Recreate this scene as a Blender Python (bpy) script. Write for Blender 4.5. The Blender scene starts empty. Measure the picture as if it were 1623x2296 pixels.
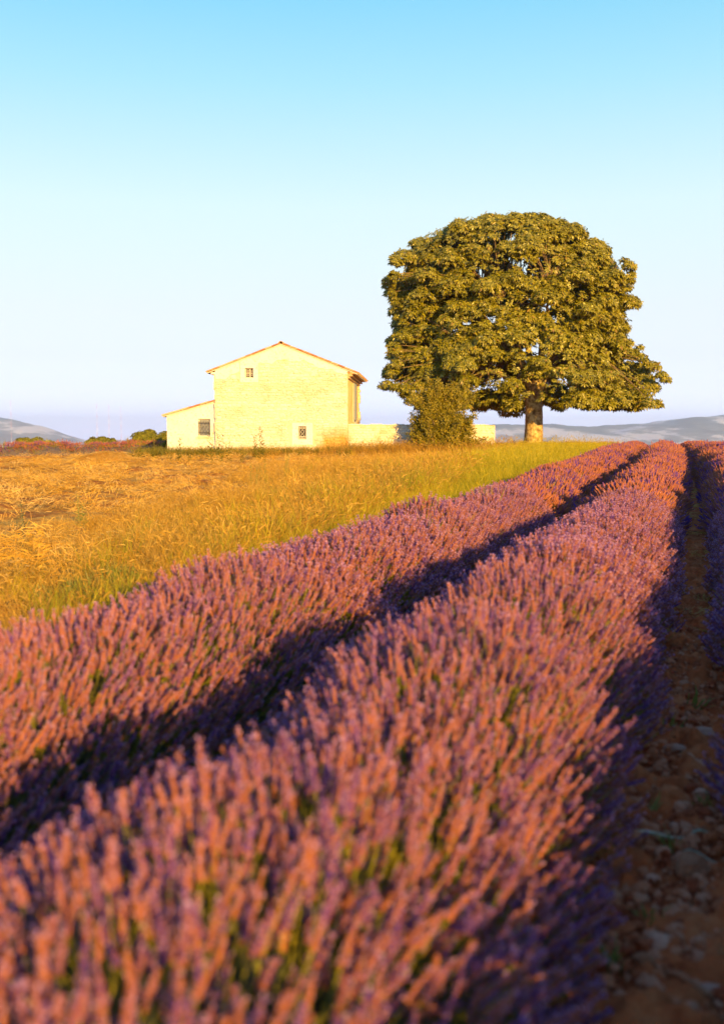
import bpy, math, random
import numpy as np
from mathutils import Vector, Matrix

C = bpy.context.scene.collection
scene = bpy.context.scene
PI = math.pi
rng = np.random.default_rng(7)
random.seed(7)

# ------------------------------------------------------------------ camera
FPX = 2253.0                     # focal length in units of a 1623 x 2296 picture
HORIZON = 975.0
EYE = 1.6
PITCH = math.atan((1148.0 - HORIZON) / FPX)
cam_d = bpy.data.cameras.new('camera')
cam = bpy.data.objects.new('camera', cam_d)
C.objects.link(cam)
cam.location = (0, 0, EYE)
cam.rotation_euler = (PI / 2 - PITCH, 0, 0)
cam_d.sensor_fit = 'VERTICAL'
cam_d.sensor_height = 36.0
cam_d.lens = FPX / 2296.0 * 36.0
cam_d.clip_start = 0.05
cam_d.clip_end = 40000
cam_d.dof.use_dof = True
cam_d.dof.focus_distance = 24.0
cam_d.dof.aperture_fstop = 1.7
cam_d.dof.aperture_blades = 8
scene.camera = cam

# ------------------------------------------------------------------ light
SUN_EL = math.radians(11.5)
SUN_TRAVEL = math.radians(-21.0)   # heading of the sunlight, measured from +Y towards +X
dirx, diry = math.sin(SUN_TRAVEL), math.cos(SUN_TRAVEL)
sun_d = bpy.data.lights.new('sun', 'SUN')
sun_d.energy = 5.0
sun_d.angle = math.radians(0.5)
sun_d.color = (1.0, 0.57, 0.12)
sun = bpy.data.objects.new('sun', sun_d)
C.objects.link(sun)
tv = Vector((dirx * math.cos(SUN_EL), diry * math.cos(SUN_EL), -math.sin(SUN_EL)))
sun.rotation_euler = tv.to_track_quat('-Z', 'Y').to_euler()
sun.location = (20, -30, 20)

world = bpy.data.worlds.new('World')
scene.world = world
world.use_nodes = True
wn = world.node_tree
wn.nodes.clear()
w_out = wn.nodes.new('ShaderNodeOutputWorld')
w_bg = wn.nodes.new('ShaderNodeBackground')
w_sky = wn.nodes.new('ShaderNodeTexSky')
w_sky.sky_type = 'NISHITA'
w_sky.sun_disc = False
w_sky.sun_elevation = SUN_EL
w_sky.sun_rotation = math.atan2(-dirx, -diry)
w_sky.air_density = 1.0
w_sky.dust_density = 0.6
w_sky.ozone_density = 1.5
w_geo = wn.nodes.new('ShaderNodeTexCoord')
w_sep = wn.nodes.new('ShaderNodeSeparateXYZ')
wn.links.new(w_geo.outputs['Generated'], w_sep.inputs[0])
w_ramp = wn.nodes.new('ShaderNodeValToRGB')
wn.links.new(w_sep.outputs['Z'], w_ramp.inputs[0])
EXPO = 2 ** 1.35
SKY = [(0.0, (1.46, 1.62, 2.30)), (0.015, (1.34, 1.48, 2.02)), (0.03, (1.19, 1.31, 1.72)), (0.05, (1.04, 1.14, 1.42)), (0.075, (0.94, 1.02, 1.19)), (0.12, (0.90, 0.98, 1.05)), (0.17, (0.84, 0.99, 1.02)), (0.215, (0.78, 0.99, 1.03)),
       (0.32, (0.43, 0.84, 1.01)), (0.41, (0.20, 0.68, 1.0)), (0.62, (0.11, 0.40, 0.86)), (1.0, (0.07, 0.23, 0.66))]
w_ramp.color_ramp.interpolation = 'LINEAR'
els = w_ramp.color_ramp.elements
els[0].position, els[0].color = SKY[0][0], SKY[0][1] + (1,)
els[1].position, els[1].color = SKY[-1][0], SKY[-1][1] + (1,)
for p_, c_ in SKY[1:-1]:
    e_ = els.new(p_)
    e_.color = c_ + (1,)
w_scale = wn.nodes.new('ShaderNodeMixRGB')       # the ramp in the sky texture's own units
w_scale.blend_type = 'MULTIPLY'
w_scale.inputs[0].default_value = 1
SKY_STRENGTH = 0.12
k_ = 1.0 / SKY_STRENGTH / EXPO
w_scale.inputs[2].default_value = (k_, k_, k_, 1)
wn.links.new(w_ramp.outputs[0], w_scale.inputs[1])
w_mix = wn.nodes.new('ShaderNodeMixRGB')
w_mix.inputs[0].default_value = 0.92
wn.links.new(w_sky.outputs[0], w_mix.inputs[1])
wn.links.new(w_scale.outputs[0], w_mix.inputs[2])
wn.links.new(w_mix.outputs[0], w_bg.inputs[0])
w_bg.inputs[1].default_value = SKY_STRENGTH
wn.links.new(w_bg.outputs[0], w_out.inputs[0])

scene.view_settings.view_transform = 'Standard'
scene.view_settings.look = 'None'
scene.view_settings.exposure = 1.35
scene.view_settings.gamma = 1.0
scene.view_settings.use_curve_mapping = False
scene.render.engine = 'CYCLES'
scene.cycles.max_bounces = 8
scene.cycles.diffuse_bounces = 3
scene.cycles.glossy_bounces = 2
scene.cycles.transmission_bounces = 3
scene.cycles.volume_bounces = 5
scene.cycles.transparent_max_bounces = 8
scene.cycles.sample_clamp_indirect = 4
scene.cycles.use_denoising = True


# ------------------------------------------------------------------ helpers
def tag(o, label=None, cat=None, group=None, kind=None):
    if label: o['label'] = label
    if cat: o['category'] = cat
    if group: o['group'] = group
    if kind: o['kind'] = kind
    return o


def empty(name, loc=(0, 0, 0), rz=0.0, label=None, cat=None, group=None):
    o = bpy.data.objects.new(name, None)
    C.objects.link(o)
    o.location = loc
    o.rotation_euler = (0, 0, rz)
    o.empty_display_size = 0.2
    return tag(o, label, cat, group)


class MB:
    """collects vertices and faces for one mesh"""
    def __init__(s):
        s.v, s.f, s.m = [], [], []

    def add(s, vs, fs, mi=0):
        n = len(s.v)
        s.v.extend([tuple(a) for a in vs])
        s.f.extend([tuple(i + n for i in f) for f in fs])
        s.m.extend([mi] * len(fs))

    def box(s, x0, x1, y0, y1, z0, z1, mi=0):
        s.add([(x0, y0, z0), (x1, y0, z0), (x1, y1, z0), (x0, y1, z0), (x0, y0, z1), (x1, y0, z1), (x1, y1, z1), (x0, y1, z1)],
              [(0, 3, 2, 1), (4, 5, 6, 7), (0, 1, 5, 4), (1, 2, 6, 5), (2, 3, 7, 6), (3, 0, 4, 7)], mi)

    def tube(s, pts, radii, n=6, mi=0, cap=True):
        pts = [Vector(p) for p in pts]
        vs, fs = [], []
        ref = None
        for i, p in enumerate(pts):
            d = (pts[min(i + 1, len(pts) - 1)] - pts[max(i - 1, 0)]).normalized()
            if ref is None:
                ref = d.orthogonal().normalized()
            a = (ref - d * ref.dot(d))
            a = a.normalized() if a.length > 1e-6 else d.orthogonal().normalized()
            ref = a
            b = d.cross(a)
            for k in range(n):
                t = 2 * PI * k / n
                vs.append(p + (a * math.cos(t) + b * math.sin(t)) * radii[i])
        for i in range(len(pts) - 1):
            for k in range(n):
                k2 = (k + 1) % n
                fs.append((i * n + k, i * n + k2, (i + 1) * n + k2, (i + 1) * n + k))
        if cap:
            fs.append(tuple(range(n - 1, -1, -1)))
            fs.append(tuple((len(pts) - 1) * n + k for k in range(n)))
        s.add(vs, fs, mi)

    def mesh(s, name, mats, smooth=False):
        me = bpy.data.meshes.new(name)
        me.from_pydata(s.v, [], s.f)
        for m in (mats if isinstance(mats, (list, tuple)) else [mats]):
            me.materials.append(m)
        me.polygons.foreach_set('material_index', s.m)
        if smooth:
            me.polygons.foreach_set('use_smooth', [True] * len(s.f))
        me.update()
        return me

    def build(s, name, mats, parent=None, smooth=False):
        return obj(name, s.mesh(name, mats, smooth), parent)


def obj(name, me, parent=None, loc=None, rot=None, scale=None):
    o = bpy.data.objects.new(name, me)
    C.objects.link(o)
    if parent: o.parent = parent
    if loc is not None: o.location = loc
    if rot is not None: o.rotation_euler = rot
    if scale is not None: o.scale = scale
    return o


def np_mesh(name, V, F, mats, mi=None, smooth=False):
    """V (n,3); F (m,k) with one face size k"""
    me = bpy.data.meshes.new(name)
    m, k = F.shape
    me.vertices.add(len(V))
    me.vertices.foreach_set('co', np.ascontiguousarray(V, dtype=np.float32).ravel())
    me.loops.add(m * k)
    me.loops.foreach_set('vertex_index', np.ascontiguousarray(F, dtype=np.int32).ravel())
    me.polygons.add(m)
    me.polygons.foreach_set('loop_start', np.arange(0, m * k, k, dtype=np.int32))
    me.polygons.foreach_set('loop_total', np.full(m, k, dtype=np.int32))
    for x in (mats if isinstance(mats, (list, tuple)) else [mats]):
        me.materials.append(x)
    if mi is not None:
        me.polygons.foreach_set('material_index', np.asarray(mi, dtype=np.int32))
    me.polygons.foreach_set('use_smooth', np.full(m, smooth, dtype=bool))
    me.update(calc_edges=True)
    me.validate()
    return me


cp, sp = math.cos(PITCH), math.sin(PITCH)


def ray(px, py):
    a, b = px - 811.5, 1148.0 - py
    return Vector((a, FPX * cp + b * sp, -FPX * sp + b * cp))


def P(px, py, Y):
    """point seen at picture position px, py on the vertical plane at depth Y"""
    r = ray(px, py)
    return Vector((0, 0, EYE)) + r * (Y / r.y)


def G(px, py, up=0.0):
    """point seen at px, py on the ground (raised by up)"""
    r = ray(px, py).normalized()
    lo, hi = 0.5, 400.0
    t = lo
    while t < hi:
        p = Vector((0, 0, EYE)) + r * t
        if p.z <= float(ground_z(p.x, p.y)) + up:
            return p
        t *= 1.004
    return p


def sstep(a, b, x):
    t = np.clip((x - a) / (b - a), 0, 1)
    return t * t * (3 - 2 * t)


ROW_A = math.atan2(1562 - 811.5, FPX * cp + (1148 - HORIZON) * sp)
DV = np.array([math.sin(ROW_A), math.cos(ROW_A)])      # along the rows
NV = np.array([math.cos(ROW_A), -math.sin(ROW_A)])     # across the rows, to the right


def uv2xy(u, v):
    return u * NV[0] + v * DV[0], u * NV[1] + v * DV[1]


def ground_z(x, y):
    x = np.asarray(x, dtype=float)
    y = np.asarray(y, dtype=float)
    d = np.hypot(x, y)
    v = x * DV[0] + y * DV[1]
    fwd = sstep(-5, 5, y)
    z = 0.32 * sstep(6, 38, d) * fwd
    z = z + 0.14 * np.exp(-(((x + 3) / 9) ** 2 + ((y - 54) / 9) ** 2))
    z = z - 0.0125 * np.clip(d - 62, 0, 5500) * sstep(50, 90, d)
    z = z + (0.04 * np.sin(x * 0.31 + 1.3) * np.sin(y * 0.27) + 0.02 * np.sin(x * 0.9) * np.sin(y * 0.8 + 2)) * sstep(3, 12, d)
    return z


def euler_from(dirs, spin):
    """XYZ eulers that turn +Z onto dirs (n,3), after a spin about +Z"""
    d = dirs / np.linalg.norm(dirs, axis=1, keepdims=True)
    ref = np.tile(np.array([1.0, 0, 0]), (len(d), 1))
    bad = np.abs(d[:, 0]) > 0.95
    ref[bad] = (0, 1, 0)
    a = ref - d * np.sum(ref * d, 1, keepdims=True)
    a /= np.linalg.norm(a, axis=1, keepdims=True)
    b = np.cross(d, a)
    c, s = np.cos(spin)[:, None], np.sin(spin)[:, None]
    X = a * c + b * s
    Y = -a * s + b * c
    ry = -np.arcsin(np.clip(X[:, 2], -1, 1))
    rx = np.arctan2(Y[:, 2], d[:, 2])
    rz = np.arctan2(X[:, 1], X[:, 0])
    return np.stack([rx, ry, rz], 1)


def source_collection(name, meshes):
    col = bpy.data.collections.new(name)
    for i, me in enumerate(meshes):
        col.objects.link(bpy.data.objects.new('%s_%02d' % (name, i), me))
    return col


def scatter(name, pts, rots, scl, idx, col, parent=None):
    """one object whose points carry instances of the meshes in col"""
    me = bpy.data.meshes.new(name)
    n = len(pts)
    me.vertices.add(n)
    me.vertices.foreach_set('co', np.ascontiguousarray(pts, dtype=np.float32).ravel())
    for an, ty, data, key in (('rot', 'FLOAT_VECTOR', rots, 'vector'), ('scl', 'FLOAT', scl, 'value'), ('var', 'INT', idx, 'value')):
        at = me.attributes.new(an, ty, 'POINT')
        at.data.foreach_set(key, np.ascontiguousarray(data, dtype=np.int32 if ty == 'INT' else np.float32).ravel())
    o = obj(name, me, parent)
    ng = bpy.data.node_groups.new(name + '_nodes', 'GeometryNodeTree')
    ng.interface.new_socket('Geometry', in_out='INPUT', socket_type='NodeSocketGeometry')
    ng.interface.new_socket('Geometry', in_out='OUTPUT', socket_type='NodeSocketGeometry')
    N = ng.nodes
    gi, go = N.new('NodeGroupInput'), N.new('NodeGroupOutput')
    ip, ci = N.new('GeometryNodeInstanceOnPoints'), N.new('GeometryNodeCollectionInfo')
    ci.inputs['Collection'].default_value = col
    ci.inputs['Separate Children'].default_value = True
    ci.inputs['Reset Children'].default_value = True
    ip.inputs['Pick Instance'].default_value = True
    L = ng.links
    L.new(gi.outputs[0], ip.inputs['Points'])
    L.new(ci.outputs[0], ip.inputs['Instance'])
    for an, ty, sock in (('rot', 'FLOAT_VECTOR', 'Rotation'), ('scl', 'FLOAT', 'Scale'), ('var', 'INT', 'Instance Index')):
        na = N.new('GeometryNodeInputNamedAttribute')
        na.data_type = ty
        na.inputs['Name'].default_value = an
        L.new(na.outputs['Attribute'], ip.inputs[sock])
    L.new(ip.outputs[0], go.inputs[0])
    md = o.modifiers.new('scatter', 'NODES')
    md.node_group = ng
    return o


# ------------------------------------------------------------------ materials
def new_mat(name):
    m = bpy.data.materials.new(name)
    m.use_nodes = True
    nt = m.node_tree
    nt.nodes.clear()
    out = nt.nodes.new('ShaderNodeOutputMaterial')
    return m, nt, out


def ramp_node(nt, stops, fac):
    r = nt.nodes.new('ShaderNodeValToRGB')
    e = r.color_ramp.elements
    e[0].position, e[0].color = stops[0][0], tuple(stops[0][1]) + (1,)
    e[1].position, e[1].color = stops[-1][0], tuple(stops[-1][1]) + (1,)
    for p_, c_ in stops[1:-1]:
        x = e.new(p_)
        x.color = tuple(c_) + (1,)
    nt.links.new(fac, r.inputs[0])
    return r


def noise_node(nt, scale, detail=4, rough=0.55, coord='Object', vec=None):
    n = nt.nodes.new('ShaderNodeTexNoise')
    n.inputs['Scale'].default_value = scale
    n.inputs['Detail'].default_value = detail
    n.inputs['Roughness'].default_value = rough
    if vec is None:
        tc = nt.nodes.new('ShaderNodeTexCoord')
        vec = tc.outputs[coord]
    nt.links.new(vec, n.inputs['Vector'])
    return n


def mix_col(nt, fac, a, b, mode='MIX'):
    m = nt.nodes.new('ShaderNodeMixRGB')
    m.blend_type = mode
    for i, x in enumerate((fac, a, b)):
        if isinstance(x, (int, float)):
            m.inputs[i].default_value = x
        elif isinstance(x, tuple):
            m.inputs[i].default_value = x + (1,)
        else:
            nt.links.new(x, m.inputs[i])
    return m.outputs[0]


def plain(name, stops, scale=6.0, rough=0.85, bump=0.0, bscale=30.0, spec=0.2, coord='Object', per=None):
    """noise-driven colour, optional per-object variation, optional bump"""
    m, nt, out = new_mat(name)
    b = nt.nodes.new('ShaderNodeBsdfPrincipled')
    b.inputs['Roughness'].default_value = rough
    b.inputs['Specular IOR Level'].default_value = spec
    fac = noise_node(nt, scale, coord=coord).outputs[0]
    if per is not None:
        oi = nt.nodes.new('ShaderNodeObjectInfo')
        mm = nt.nodes.new('ShaderNodeMath')
        mm.operation = 'MULTIPLY_ADD'
        nt.links.new(oi.outputs['Random'], mm.inputs[0])
        mm.inputs[1].default_value = per
        ad = nt.nodes.new('ShaderNodeMath')
        ad.operation = 'SUBTRACT'
        nt.links.new(fac, ad.inputs[0])
        ad.inputs[1].default_value = per / 2
        nt.links.new(ad.outputs[0], mm.inputs[2])
        fac = mm.outputs[0]
    r = ramp_node(nt, stops, fac)
    nt.links.new(r.outputs[0], b.inputs['Base Color'])
    if bump:
        bn = nt.nodes.new('ShaderNodeBump')
        bn.inputs['Strength'].default_value = bump
        bn.inputs['Distance'].default_value = 0.02
        nt.links.new(noise_node(nt, bscale, 6, coord=coord).outputs[0], bn.inputs['Height'])
        nt.links.new(bn.outputs[0], b.inputs['Normal'])
    nt.links.new(b.outputs[0], out.inputs[0])
    return m


def leafy(name, stops, trans=0.35, tcol=(1.0, 1.0, 0.5), source='island', gloss=0.12, rough=0.45):
    """thin petals, blades and leaves: reflects, lets some light through, varies from piece to piece"""
    m, nt, out = new_mat(name)
    if source == 'island':
        g = nt.nodes.new('ShaderNodeNewGeometry')
        fac = g.outputs['Random Per Island']
    elif source == 'both':
        g = nt.nodes.new('ShaderNodeNewGeometry')
        oi = nt.nodes.new('ShaderNodeObjectInfo')
        a = nt.nodes.new('ShaderNodeMath')
        a.operation = 'ADD'
        nt.links.new(g.outputs['Random Per Island'], a.inputs[0])
        nt.links.new(oi.outputs['Random'], a.inputs[1])
        h = nt.nodes.new('ShaderNodeMath')
        h.operation = 'MULTIPLY'
        nt.links.new(a.outputs[0], h.inputs[0])
        h.inputs[1].default_value = 0.5
        fac = h.outputs[0]
    else:
        oi = nt.nodes.new('ShaderNodeObjectInfo')
        fac = oi.outputs['Random']
    r = ramp_node(nt, stops, fac)
    d = nt.nodes.new('ShaderNodeBsdfDiffuse')
    nt.links.new(r.outputs[0], d.inputs[0])
    t = nt.nodes.new('ShaderNodeBsdfTranslucent')
    nt.links.new(mix_col(nt, 1.0, r.outputs[0], tcol, 'MULTIPLY'), t.inputs[0])
    mx = nt.nodes.new('ShaderNodeMixShader')
    mx.inputs[0].default_value = trans
    nt.links.new(d.outputs[0], mx.inputs[1])
    nt.links.new(t.outputs[0], mx.inputs[2])
    last = mx.outputs[0]
    if gloss:
        gl = nt.nodes.new('ShaderNodeBsdfGlossy')
        gl.inputs['Roughness'].default_value = rough
        gl.inputs[0].default_value = (0.6, 0.6, 0.6, 1)
        m2 = nt.nodes.new('ShaderNodeMixShader')
        m2.inputs[0].default_value = gloss
        nt.links.new(last, m2.inputs[1])
        nt.links.new(gl.outputs[0], m2.inputs[2])
        last = m2.outputs[0]
    nt.links.new(last, out.inputs[0])
    return m


M = {}
M['calyx'] = leafy('lavender_calyx', [(0, (0.09, 0.045, 0.32)), (0.28, (0.15, 0.062, 0.28)), (0.38, (0.32, 0.116, 0.11)), (0.75, (0.40, 0.148, 0.070)), (1, (0.46, 0.19, 0.14))], 0.2, (1, 0.8, 0.9), 'both', 0.0)
M['corolla'] = leafy('lavender_corolla', [(0, (0.42, 0.23, 0.46)), (1, (0.56, 0.34, 0.54))], 0.35, (1, 0.8, 1), 'island', 0.0)
M['stem'] = leafy('lavender_stem', [(0, (0.22, 0.22, 0.03)), (1, (0.40, 0.35, 0.04))], 0.2, (1, 1, 0.5), 'object', 0.0)
M['lav_leaf'] = leafy('lavender_leaf', [(0, (0.06, 0.07, 0.04)), (1, (0.14, 0.15, 0.07))], 0.2, (1, 1, 0.6), 'island', 0.0)
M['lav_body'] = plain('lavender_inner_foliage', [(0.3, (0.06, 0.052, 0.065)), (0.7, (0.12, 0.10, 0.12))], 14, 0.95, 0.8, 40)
M['grass'] = leafy('green_gold_grass', [(0, (0.33, 0.275, 0.010)), (0.5, (0.46, 0.37, 0.014)), (1, (0.58, 0.44, 0.03))], 0.35, (1, 0.95, 0.4), 'both', 0.03)
M['dry'] = leafy('dry_grass', [(0, (0.30, 0.15, 0.02)), (0.5, (0.47, 0.28, 0.04)), (1, (0.62, 0.42, 0.10))], 0.3, (1, 0.85, 0.4), 'both', 0.03)
M['straw'] = leafy('cut_straw', [(0, (0.42, 0.21, 0.02)), (0.5, (0.60, 0.36, 0.06)), (1, (0.76, 0.54, 0.20))], 0.15, (1, 0.9, 0.5), 'both', 0.05)
M['grass_green'] = leafy('fresh_green_grass', [(0, (0.23, 0.25, 0.012)), (1, (0.38, 0.35, 0.02))], 0.35, (1, 0.95, 0.4), 'both', 0.03)
M['weed'] = leafy('weed_leaf', [(0, (0.12, 0.12, 0.015)), (1, (0.26, 0.22, 0.03))], 0.3, (1, 1, 0.4), 'both', 0.03)
M['weed_green'] = leafy('green_weed_leaf', [(0, (0.16, 0.20, 0.05)), (1, (0.28, 0.31, 0.08))], 0.35, (1, 1, 0.4), 'both', 0.03)
M['thistle'] = leafy('thistle_leaf', [(0, (0.08, 0.10, 0.05)), (1, (0.17, 0.17, 0.07))], 0.2, (1, 1, 0.5), 'island', 0.05)
M['tree_leaf'] = leafy('tree_leaf', [(0, (0.125, 0.130, 0.006)), (0.5, (0.230, 0.215, 0.010)), (0.93, (0.32, 0.30, 0.018)), (1, (0.26, 0.15, 0.03))], 0.25, (1.0, 0.95, 0.3), 'island', 0.07, 0.4)
M['shrub_leaf'] = leafy('shrub_leaf', [(0, (0.13, 0.12, 0.008)), (0.6, (0.23, 0.20, 0.012)), (1, (0.32, 0.24, 0.02))], 0.25, (1.0, 0.9, 0.3), 'island', 0.04)
M['far_leaf'] = leafy('far_bush_leaf', [(0, (0.11, 0.12, 0.02)), (1, (0.21, 0.20, 0.03))], 0.2, (1, 1, 0.4), 'island', 0.0)
M['bark'] = plain('tree_bark', [(0.33, (0.14, 0.09, 0.04)), (0.48, (0.32, 0.22, 0.10)), (0.60, (0.50, 0.40, 0.21))], 5, 0.9, 1.0, 16)
M['twig'] = plain('twig_bark', [(0.3, (0.10, 0.07, 0.045)), (0.7, (0.24, 0.17, 0.10))], 3, 0.9)
M['stone_path'] = plain('field_stone', [(0.3, (0.34, 0.06, 0.018)), (0.5, (0.56, 0.15, 0.05)), (0.8, (0.66, 0.26, 0.14))], 9, 0.85, 0.5, 30, per=0.6)
M['stone_pale'] = plain('pale_stone', [(0.3, (0.56, 0.22, 0.12)), (0.7, (0.70, 0.34, 0.21))], 12, 0.8, 0.4, 40)
M['stone_brown'] = plain('brown_stone', [(0.3, (0.34, 0.10, 0.04)), (0.7, (0.50, 0.19, 0.09))], 12, 0.85, 0.5, 40)
M['stone_grey'] = plain('grey_stone', [(0.3, (0.48, 0.20, 0.12)), (0.7, (0.60, 0.30, 0.20))], 12, 0.85, 0.5, 40)
M['dead_wood'] = plain('dead_stalk', [(0.3, (0.38, 0.29, 0.18)), (0.7, (0.56, 0.47, 0.32))], 30, 0.85)
M['tile'] = plain('roof_tile', [(0.3, (0.30, 0.13, 0.05)), (0.5, (0.46, 0.23, 0.10)), (0.7, (0.60, 0.40, 0.22))], 4, 0.85, 0.3, 40, per=0.7)
M['shutter'] = plain('grey_shutter', [(0.3, (0.20, 0.24, 0.32)), (0.7, (0.26, 0.30, 0.38))], 8, 0.7)
M['frame_white'] = plain('window_frame_white', [(0.3, (0.50, 0.48, 0.46)), (0.7, (0.56, 0.54, 0.52))], 8, 0.6)
M['iron'] = plain('dark_iron', [(0.3, (0.06, 0.055, 0.05)), (0.7, (0.11, 0.10, 0.09))], 20, 0.6)
M['iron_white'] = plain('white_iron', [(0.3, (0.48, 0.46, 0.44)), (0.7, (0.56, 0.54, 0.52))], 20, 0.5)
M['curtain'] = plain('window_curtain', [(0.35, (0.15, 0.18, 0.26)), (0.65, (0.24, 0.26, 0.34))], 6, 0.8)
M['dark'] = plain('dark_interior', [(0.3, (0.02, 0.018, 0.016)), (0.7, (0.045, 0.04, 0.035))], 3, 0.9)
M['red_paint'] = plain('red_mast_paint', [(0.3, (0.50, 0.12, 0.08)), (0.7, (0.60, 0.17, 0.12))], 0.5, 0.6)
M['white_paint'] = plain('white_mast_paint', [(0.3, (0.70, 0.70, 0.70)), (0.7, (0.80, 0.80, 0.80))], 0.5, 0.6)


def glass_mat():
    m, nt, out = new_mat('window_glass')
    b = nt.nodes.new('ShaderNodeBsdfPrincipled')
    b.inputs['Base Color'].default_value = (0.035, 0.03, 0.028, 1)
    b.inputs['Roughness'].default_value = 0.25
    b.inputs['Specular IOR Level'].default_value = 0.25
    nt.links.new(b.outputs[0], out.inputs[0])
    return m


M['glass'] = glass_mat()


def plaster_mat(name, base, dark, stain=False, per=None):
    """limewashed masonry with damp-brown staining near the corner where the garden wall joins"""
    m, nt, out = new_mat(name)
    b = nt.nodes.new('ShaderNodeBsdfPrincipled')
    b.inputs['Roughness'].default_value = 0.95
    b.inputs['Specular IOR Level'].default_value = 0.1
    g = nt.nodes.new('ShaderNodeNewGeometry')
    pos = g.outputs['Position']
    n1 = noise_node(nt, 0.9, 5, 0.6, vec=pos)
    n2 = noise_node(nt, 9, 4, 0.6, vec=pos)
    col = ramp_node(nt, [(0.32, dark), (0.5, base), (0.7, tuple(min(0.8, c * 1.08) for c in base))], n1.outputs[0]).outputs[0]
    sp_ = ramp_node(nt, [(0.30, (0.70, 0.58, 0.40)), (0.46, (1, 1, 1))], n2.outputs[0]).outputs[0]
    col = mix_col(nt, 0.75, col, sp_, 'MULTIPLY')
    if per:
        oi = nt.nodes.new('ShaderNodeObjectInfo')
        rr = ramp_node(nt, [(0, (0.80, 0.74, 0.62)), (0.4, (1, 1, 1)), (1, (1, 1, 1))], oi.outputs['Random']).outputs[0]
        col = mix_col(nt, per, col, rr, 'MULTIPLY')
    if stain:
        sx = nt.nodes.new('ShaderNodeSeparateXYZ')
        nt.links.new(pos, sx.inputs[0])
        # distance-like measure round the foot of the right-hand corner
        def mth(op, a, b2):
            x = nt.nodes.new('ShaderNodeMath')
            x.operation = op
            for i, q in enumerate((a, b2)):
                if isinstance(q, (int, float)):
                    x.inputs[i].default_value = q
                else:
                    nt.links.new(q, x.inputs[i])
            return x.outputs[0]
        dx = mth('MULTIPLY', mth('ABSOLUTE', mth('ADD', sx.outputs[0], 1.25), 0), 0.62)
        dz = mth('MULTIPLY', mth('ABSOLUTE', mth('SUBTRACT', sx.outputs[2], 1.15), 0), 1.0)
        dd = mth('SQRT', mth('ADD', mth('MULTIPLY', dx, dx), mth('MULTIPLY', dz, dz)), 0)
        dd = mth('ADD', dd, mth('MULTIPLY', mth('SUBTRACT', noise_node(nt, 2.2, 5, 0.6, vec=pos).outputs[0], 0.5), 0.9))
        f1 = ramp_node(nt, [(0.35, (1, 1, 1)), (0.95, (0, 0, 0))], dd).outputs[0]
        # low splash band
        zz = mth('ADD', sx.outputs[2], mth('MULTIPLY', mth('SUBTRACT', noise_node(nt, 1.5, 5, 0.6, vec=pos).outputs[0], 0.5), 1.6))
        f2 = ramp_node(nt, [(0.55, (0.75, 0.75, 0.75)), (0.98, (0, 0, 0))], zz).outputs[0]
        f = mix_col(nt, 1.0, f1, f2, 'LIGHTEN')
        col = mix_col(nt, f, col, mix_col(nt, 1.0, col, (0.84, 0.56, 0.20), 'MULTIPLY'))
    nt.links.new(col, b.inputs['Base Color'])
    bn = nt.nodes.new('ShaderNodeBump')
    bn.inputs['Strength'].default_value = 0.6
    bn.inputs['Distance'].default_value = 0.03
    nt.links.new(noise_node(nt, 6, 8, 0.65, vec=pos).outputs[0], bn.inputs['Height'])
    nt.links.new(bn.outputs[0], b.inputs['Normal'])
    nt.links.new(b.outputs[0], out.inputs[0])
    return m


M['plaster'] = plaster_mat('lime_plaster', (0.62, 0.60, 0.62), (0.59, 0.55, 0.52))
M['mortar'] = plaster_mat('stained_lime_mortar', (0.55, 0.49, 0.40), (0.50, 0.41, 0.28), True)
M['wall_stone'] = plaster_mat('limewashed_stone', (0.57, 0.55, 0.55), (0.54, 0.49, 0.43), True, 0.7)
M['garden_stone'] = plaster_mat('garden_wall_stone', (0.60, 0.56, 0.50), (0.55, 0.47, 0.35), False, 0.9)
M['garden_mortar'] = plaster_mat('garden_wall_mortar', (0.54, 0.47, 0.35), (0.48, 0.39, 0.26))
M['ochre'] = plaster_mat('ochre_plaster', (0.80, 0.58, 0.26), (0.66, 0.44, 0.18))  # gold of the grazing sunlight put into the side wall's colour


def ground_mat():
    m, nt, out = new_mat('red_soil')
    b = nt.nodes.new('ShaderNodeBsdfPrincipled')
    b.inputs['Roughness'].default_value = 0.95
    b.inputs['Specular IOR Level'].default_value = 0.1
    g = nt.nodes.new('ShaderNodeNewGeometry')
    pos = g.outputs['Position']
    c = ramp_node(nt, [(0.3, (0.34, 0.055, 0.014)), (0.5, (0.56, 0.120, 0.034)), (0.72, (0.66, 0.20, 0.07))], noise_node(nt, 7, 8, 0.65, vec=pos).outputs[0]).outputs[0]
    v = nt.nodes.new('ShaderNodeTexVoronoi')
    v.inputs['Scale'].default_value = 24
    nt.links.new(pos, v.inputs['Vector'])
    bn = nt.nodes.new('ShaderNodeBump')
    bn.inputs['Strength'].default_value = 0.9
    bn.inputs['Distance'].default_value = 0.04
    nt.links.new(mix_col(nt, 0.5, noise_node(nt, 18, 8, 0.7, vec=pos).outputs[0], v.outputs['Distance']), bn.inputs['Height'])
    nt.links.new(bn.outputs[0], b.inputs['Normal'])
    nt.links.new(c, b.inputs['Base Color'])
    nt.links.new(b.outputs[0], out.inputs[0])
    return m


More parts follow.
